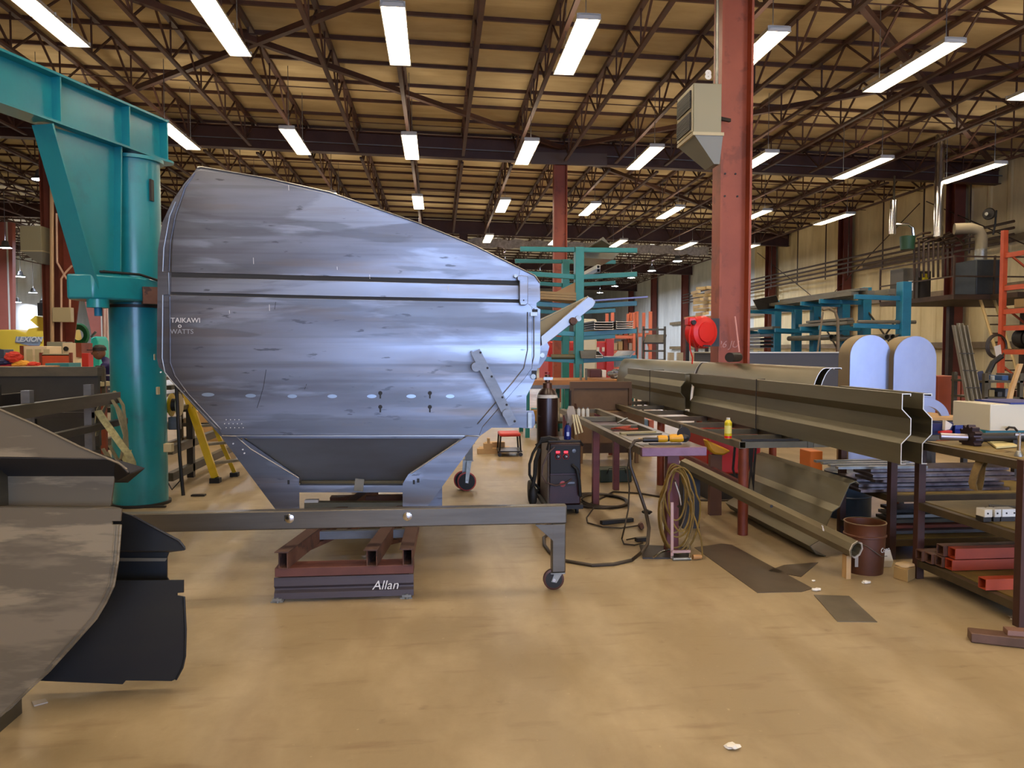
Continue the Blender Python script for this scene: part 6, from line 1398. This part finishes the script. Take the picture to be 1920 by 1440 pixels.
# shaft with sprocket
sf = thing('sprocket_shaft', 'shiny shaft with a dark chain sprocket on top of the near shelf rack', 'shaft', (4.1, 5.3, 1.0))
c0_ = Vector((P(1763,818,5.3).x, 5.3, P(1763,818,5.3).z)); c1_ = Vector((P(1813,823,5.25).x, 5.25, P(1813,820,5.25).z)); c2_ = Vector((4.75, 5.2, c0_.z))
MB().tube(c0_, c1_, .024, 18).build('bright_end', M('bright_shaft', '#a59ca0', .35, .8), sf); MB().tube(c1_, c2_, .03, 18).build('dark_shaft', darks_m, sf)
sg = []; 
for a in range(48):
    rr = .088 if a % 4 in (0, 1) else .07; sg.append(c1_ + Vector((0, math.cos(a*math.pi/24)*rr, math.sin(a*math.pi/24)*rr)))
MB().prism(sg, (.045,-.01,0)).build('sprocket', M('sprocket', '#3c2f33', .4, .5), sf)
MB().tube(c1_+Vector((.04,0,0)), c1_+Vector((.09,0,0)), .05, 18).build('hub', darks_m, sf)
for k, (x, z_) in enumerate(((3.95,.998),(4.3,.998))): MB().box(x-.03,x+.03,5.2,5.4,z_,c0_.z-.02).build('support_block', darks_m, sf)
sr2 = MB().tube((3.85,5.42,1.02),(4.7,5.40,1.02),.025,14); solo(sr2, 'steel_shaft', steel_m, 'plain dark shaft lying behind the sprocket shaft', 'shaft')
bb2 = thing('parts_bin', 'large blue plastic parts bin behind the sprocket shaft', 'bin', (P(1823,800,6.3).x, 6.3, .9))
st2 = thing('bin_stand', 'low dark stand carrying the blue bins behind the near rack', 'stand', (4.4, 6.9, 0))
zb2 = P(1800,815,6.9).z
a = P(1740,815,6.9); b = P(1848,815,6.9)
MB().box(a.x-.05, b.x+.7, 6.85, 7.35, zb2-.04, zb2).build('top', steel_m, st2)
for x in (a.x, b.x+.62):
    for y in (6.9, 7.3): MB().bar((x,y,0),(x,y,zb2-.04),.05,.05).build('leg', darks_m, st2)
def tub(t, x0, x1, y0, y1, z0, z1, mat):
    MB().add([(x0+.02,y0+.02,z0),(x1-.02,y0+.02,z0),(x1-.02,y1-.02,z0),(x0+.02,y1-.02,z0),(x0,y0,z1),(x1,y0,z1),(x1,y1,z1),(x0,y1,z1),
              (x0+.015,y0+.015,z1),(x1-.015,y0+.015,z1),(x1-.015,y1-.015,z1),(x0+.015,y1-.015,z1),(x0+.03,y0+.03,z0+.015),(x1-.03,y0+.03,z0+.015),(x1-.03,y1-.03,z0+.015),(x0+.03,y1-.03,z0+.015)],
             [(0,3,2,1),(0,1,5,4),(1,2,6,5),(2,3,7,6),(3,0,4,7),(4,5,9,8),(5,6,10,9),(6,7,11,10),(7,4,8,11),(8,9,13,12),(9,10,14,13),(10,11,15,14),(11,8,12,15),(12,13,14,15)]).build('tub', mat, t)
tub(bb2, P(1790,800,6.9).x, P(1847,800,6.9).x, 6.9, 7.25, zb2, P(1800,798,6.9).z, blued_m)
MB().box(P(1792,800,6.88).x, P(1845,800,6.88).x, 6.885, 6.9, P(1800,800,6.9).z-.02, P(1800,797,6.9).z).build('rim', blued_m, bb2)
b3 = thing('parts_bin', 'darker blue plastic bin with red and white tissue left of the large bin', 'bin', (P(1765,800,6.9).x, 6.9, zb2))
tub(b3, P(1746,800,6.9).x, P(1788,800,6.9).x, 6.9, 7.25, zb2, P(1760,794,6.9).z, M('blue_dark', '#27305e', .4))
solo(MB().prism([P(1772,807,6.86), P(1773,788,6.86), P(1786,796,6.86), P(1781,805,6.86)], (0,.04,0)), 'tissue', paper_m, 'white crumpled tissue sticking up from the darker blue bin', 'tissue')
solo(MB().bar(P(1762,811,6.84), P(1782,809,6.84), .05, .02), 'red_rag', M('rag_red', '#c0261f', .6), 'red rag at the front of the darker blue bin', 'rag')
wbx = thing('white_case', 'white case with a small handle on the stand at the right edge', 'case', (P(1900,800,6.6).x, 6.7, zb2))
x0_ = P(1856,800,6.7).x; MB().box(x0_, x0_+.62, 6.7, 7.2, P(1870,808,6.7).z, P(1870,758,6.7).z).build('body', M('case_white', '#d5cfb8', .4), wbx, bevel=.006)
MB().box(P(1893,757,6.7).x, x0_+.64, 6.69, 7.21, P(1870,758,6.7).z, P(1870,755,6.7).z).build('lid_strip', blued_m, wbx)
MB().path([P(1886,806,6.66), P(1892,801,6.64), P(1902,802,6.64), P(1907,808,6.66)], .01, 8).build('handle', darks_m, wbx)
MB().box(x0_, x0_+.62, 6.75, 7.2, zb2, P(1870,808,6.7).z).build('teal_base', M('t_base','#2f7f86'), wbx)
mb = MB().prism([PZ(1843,822,1.0), PZ(1872,820,1.0), PZ(1908,838,1.0), PZ(1868,841,1.0)], (0,0,.012)); solo(mb, 'paper_pad', M('pad_yellow', '#cbbd84', .7), 'yellowish paper pad lying on the near shelf rack', 'paper')
tg2 = tag(MB().strip([P(1915,850,4.9), P(1885,845,4.9), P(1865,850,4.9), P(1850,855,4.9), P(1838,862,4.9), P(1828,885,4.9), P(1823,905,4.9), P(1826,918,4.9), P(1834,918,4.9), P(1838,900,4.9), P(1841,875,4.9), P(1848,860,4.92)], .05, .006, (-.35,.9,.1)).build('lifting_strap', M('strap_brown', '#7d6638', .8, 0, '#665230', 20)), 'brown webbing strap hanging over the edge of the near shelf rack', 'strap')
lc2 = thing('screw_clamp', 'small steel screw clamp standing on the near rack at the right edge', 'clamp', (P(1908,860,4.6).x, 4.7, .99))
p = P(1910,850,4.7); MB().tube((p.x,4.7,.99),(p.x,4.7,1.14),.01,10).build('screw', chrome_m, lc2); MB().lathe([(.025,.99),(.025,1.0),(.012,1.03)], (p.x,4.7,0), 12).build('foot', galv_m, lc2); MB().bar((p.x-.03,4.7,1.13),(p.x+.03,4.7,1.13),.012,.012).build('tee_handle', chrome_m, lc2)
# middle deck: white blocks with holes, dark plates
for k, (px, w_, r_) in enumerate(((1840,16,.25),(1859,13,.1),(1873,30,0))):
    p = P(px, 962, 4.85); z_ = .56
    o = thing('white_block', 'white plastic block with drilled holes on the middle deck, ' + ['left tilted','middle small','right largest'][k] + ' one', 'block', (p.x, 4.85, z_), 0)
    MB().box(p.x, p.x+w_*.00337, 4.82, 4.9, z_+.03, z_+.08).build('body', white_m, o, bevel=.004)
    for hx in ((.4,) if w_ < 20 else (.28, .8)): MB().lathe([(.006,-.002),(.006,.002)], (p.x+w_*.00337*hx, 4.82, z_+.055), 10, 'y').build('hole', black_m, o)
    MB().box(p.x, p.x+w_*.00337, 4.83, 4.9, z_, z_+.03).build('dark_base', darks_m, o)
for k, (x, y, r_, lb) in enumerate(((3.75,5.05,.5,'dark bar lying askew on the middle deck, rear one'),(3.72,4.85,.35,'dark bar lying askew on the middle deck, front one'),(4.35,4.95,.1,'dark machine part behind the white blocks'))):
    d = Vector((math.cos(r_), -math.sin(r_), 0))*.28; solo(MB().bar(Vector((x,y,.585))-d*.3, Vector((x,y,.585))+d, .09, .05), 'steel_part', darks_m, lb, 'steel part', bevel=.006)
solo(MB().blob((4.42,4.95,.62), .07, .15, 2, (1.4,1,.55)), 'machine_part', darks_m, 'rounded dark casting on the middle deck behind the white blocks', 'casting')
rp3 = MB().bar(PZ(1817,1190,.03), PZ(1935,1203,.03), .1, .055); solo(rp3, 'steel_bar', M('rusty_bar', '#6d5040', .6, .3, '#57402f', 5), 'rust-brown bar lying on the floor at the lower right corner', 'bar', bevel=.005)
rp4 = MB().bar(PZ(1885,1183,.07), PZ(1950,1188,.07), .07, .03); solo(rp4, 'perforated_bracket', M('pinkish_steel', '#8a6656', .5, .3), 'pinkish bracket resting on the rusty bar at the lower right corner', 'bracket')
end(); begin(3.0, 6.2)
# ================================================================ leaning panel, pipe, bucket, box on the floor
PL2 = [(.05,.01),(-.03,.03),(-.08,.09),(.06,.17),(.03,.2),(.10,.36),(.16,.40),(.24,.58),(.29,.60),(.31,.585)]
o = solo(MB().sheet(PL2, .006, lambda a, b: (3.02+a, 6.05, b), (-.02,1.75,0)), 'folded_panel', olive_m, 'folded steel panel leaning on the floor beneath the frame table', 'steel panel')
pp = thing('steel_pipe', 'long eight-sided steel pipe with a chalk mark leaning from floor bucket level upward', 'pipe', (2.9,5.5,.16))
e0, e1 = P(1606,1031,5.42), P(1283,872,7.25)
MB().pipe(e0, e1, .066, .01, 8).build('tube', M('pipe_sheet', '#7a6f55', .42, .5, '#6a6048', 3, (1,.4,1)), pp)
MB().pipe(e0, e0.lerp(e1,.004), .0665, .012, 8).build('cut_edge', M('bright_cut','#c9c3b4'), pp)
text('26', P(1543,994,5.5)+Vector((0,0,.012)), .06, chalk_m, pp, 'chalk_writing', rot=(math.pi/2-.3,.3,.9), shear=.2)
MB().lathe([(.012,0),(.012,.002)], P(1446,949,5.9)+Vector((0,-.006,.0)), 10, 'y').build('bolt_hole', black_m, pp)
blk = MB().box(e0.x-.045, e0.x-.01, 5.47, 5.53, 0, e0.z-.055); solo(blk, 'support_block', M('pale_wood','#c9a878'), 'narrow wooden block propping the pipe end beside the bucket', 'block')
sp2 = MB().box(2.24, 2.4, 7.1, 7.3, 0, e1.z-.06); solo(sp2, 'support_block', darks_m, 'dark block propping the far end of the long pipe', 'block')
bk_ = thing('bucket', 'rust-brown plastic bucket with white lettering on the floor by the rack', 'bucket', PZ(1626,1078) + Vector((0,.14,0)))
bc = PZ(1640,1081) + Vector((0,.14,0)); bc.z = 0
bm_ = M('bucket_brown', '#5c3119', .5, 0, '#4a2814', 4)
MB().lathe([(.128,0),(.13,.01),(.142,.27),(.150,.275),(.150,.285),(.143,.29),(.146,.365),(.149,.37),(.146,.375),(.138,.37),(.13,.05),(0,.045)], bc, 40, caps=False).build('pail', bm_, bk_)
MB().lathe([(.147,.372),(.149,.376),(.140,.376)], bc, 40, caps=False).build('rim', M('rim_tan','#8c7a56'), bk_)
MB().path([bc+Vector((-.145,-.04,.27)), bc+Vector((-.06,-.15,.22)), bc+Vector((.04,-.155,.15)), bc+Vector((.11,-.11,.14))], .003, 6).build('bail_handle', steel_m, bk_)
text('Cono', bc+Vector((.085,-.127,.19)), .05, white_m, bk_, 'printed_lettering', rot=(math.pi/2,0,.5))
MB().box(bc.x-.125, bc.x-.10, bc.y-.092, bc.y-.088, .06, .2).build('paper_label', M('rag','#a59a8c'), bk_)
wb2 = thing('wooden_box', 'small cardboard box with crumpled paper beside the rack post', 'box', PZ(1695,1088))
a = PZ(1677,1086); 
MB().prism([PZ(1675,1084), PZ(1702,1092), PZ(1716,1085), PZ(1692,1077)], (0,0,.09)).build('carton', M('card', '#a08250', .8), wb2, bevel=.004)
MB().blob(PZ(1697,1084)+Vector((0,0,.1)), .055, .12, 2, (1.2,1,.35)).build('crumpled_paper', M('kraft', '#c2a67a', .8), wb2)
solo(MB().prism([PZ(1660,1068)+Vector((0,.05,.05)), PZ(1682,1068)+Vector((0,.05,.05)), PZ(1680,1068)+Vector((0,.08,.13)), PZ(1661,1068)+Vector((0,.08,.13))], (0,.02,-.05)), 'paper_stack', paper_m, 'white paper packet behind the bucket', 'paper')
# sheets on the floor and litter
def plate(pts, mat, label, cat='steel plate', t=.004, nm='floor_plate'): return solo(MB().prism([PZ(a, b) for a, b in pts], (0,0,t)), nm, mat, label, cat)
pm = M('floor_plate', '#5b4f3e', .45, .3, '#4e4335', 3)
plate([(1302,1027),(1352,1020),(1372,1022),(1524,1104),(1503,1110),(1420,1112)], pm, 'long dark steel sheet on the floor in front of the frame table')
plate([(1526,1116),(1592,1118),(1645,1167),(1570,1166)], M('floor_plate_grey', '#6a6150', .45, .3, '#5c5445', 5), 'grey steel sheet lying alone on the floor nearest the camera')
plate([(1440,1071),(1470,1060),(1534,1055),(1502,1082)], pm, 'small brown steel sheet against the leaning panel')
for px, py, r_, lb in ((1373,1404,.022,'white crumpled paper scrap near the lower right of the floor'),(1624,1094,.022,'white paper scrap before the bucket'),(1531,1108,.022,'pale crumpled scrap at the end of the long floor sheet'),(1525,1090,.01,'tiny pale scrap right of the long floor sheet'),(1905,1163,.03,'grey crumpled rag by the near rack foot')):
    c = PZ(px, py); solo(MB().blob(c+Vector((0,0,r_*.5)), r_, .35, 2, (1.3,1,.5)), 'paper_scrap', paper_m if 'grey' not in lb else M('rag','#a59a8c'), lb, 'scrap')
plate([(60,1317),(85,1312),(90,1318),(64,1325)], M('rag','#a59a8c'), 'thin pale scrap under the tan side panel', 'scrap', .006, 'paper_scrap')
# under-table machinery
rm = thing('red_machine', 'red machine casing under the frame table behind the grinder', 'machine', (2.95, 9.0, 0))
a = P(1256,800,9.9); b = P(1302,860,9.0)
MB().box(2.9, 3.5, 8.3, 9.3, .3, .74).build('casing', M('machine_red', '#a81c14', .4), rm, bevel=.02)
MB().box(2.95, 3.45, 8.35, 9.25, 0, .3).build('base', darks_m, rm)
ym = thing('yellow_bag', 'yellow bag hanging from the frame table near the red round leg', 'bag', (P(1350,850,7.6).x, 7.6, .6))
MB().prism([P(1324,824,7.6), P(1372,846,7.6), P(1358,854,7.6), P(1340,852,7.6), P(1330,842,7.6)], (0,.12,0)).build('pouch', M('bag_yellow', '#d39a1e', .5), ym, bevel=.02)
MB().bar(P(1341,852,7.66), (P(1341,860,7.66).x, 7.66, 0), .12, .06).build('stand', M('stand_brown', '#5e3a1e', .6), ym)
ob = crate(1519, 1543, 846, 872, 9.8, .3, M('crate_orange', '#c9702a', .5), 'orange_crate', 'orange crate glimpsed beneath the folded panels', 'crate', floor_=True)  # even orange base colour, no emission
bd = thing('drum', 'dark blue drum in the shade behind the leaning panel', 'drum', (4.0, 7.3, 0))
MB().lathe([(.22,0),(.22,.2),(.228,.21),(.22,.22),(.22,.45),(.2,.46)], (4.05,7.5,0), 32).build('body', M('drum_blue', '#1d3350', .4), bd)
gb = thing('green_toolbox', 'dark green toolbox on the floor under the welding table', 'toolbox', (2.15, 9.7, 0))
MB().box(2.0, 2.4, 9.6, 9.9, 0, .16).build('body', M('tb_green', '#20301f', .5), gb, bevel=.01); MB().path([(2.08,9.58,.12),(2.1,9.56,.18),(2.3,9.56,.18),(2.32,9.58,.12)], .008, 6).build('handle', black_m, gb)
bc2 = thing('floor_machine', 'grey-blue machine with a silver panel on an orange foot behind the welding table', 'machine', (P(1200,800,11.8).x, 11.8, 0))
MB().box(P(1186,800,12.3).x, P(1216,800,12.3).x, 12.3, 12.8, .25, P(1186,786,12.3).z).build('casing', M('gb', '#6f8794', .4, .3), bc2, bevel=.02)
MB().box(P(1217,800,12.3).x, P(1226,800,12.3).x, 12.3, 12.8, 0, P(1217,788,12.3).z).build('orange_post', M('coral','#d97a5a'), bc2)
MB().box(P(1188,800,12.3).x, P(1214,800,12.3).x, 12.35, 12.75, 0, .25).build('base', darks_m, bc2)
ch = thing('hanging_chain', 'dark chain and cable bundle hanging behind the front leg of the frame table', 'chain', (2.9,7.4,.2))
for k in range(4): MB().path([(2.85+.05*k,7.4,.78),(2.83+.06*k,7.4,.5),(2.88+.05*k,7.38,.3),(2.95+.03*k,7.4,.5),(2.97+.03*k,7.4,.78)], .012, 6).build('strand', darks_m, ch)
end(); begin(1.85, 9)
# white spray cans on welding table
for k in range(3):
    p = (1.70+.055*k, 9.35, .81); bottle('spray_can', 'small white spray can in the tray of the welding table, ' + ['left','middle','right'][k] + ' of three', p, .02, .14, white_m, grey_m)

end()
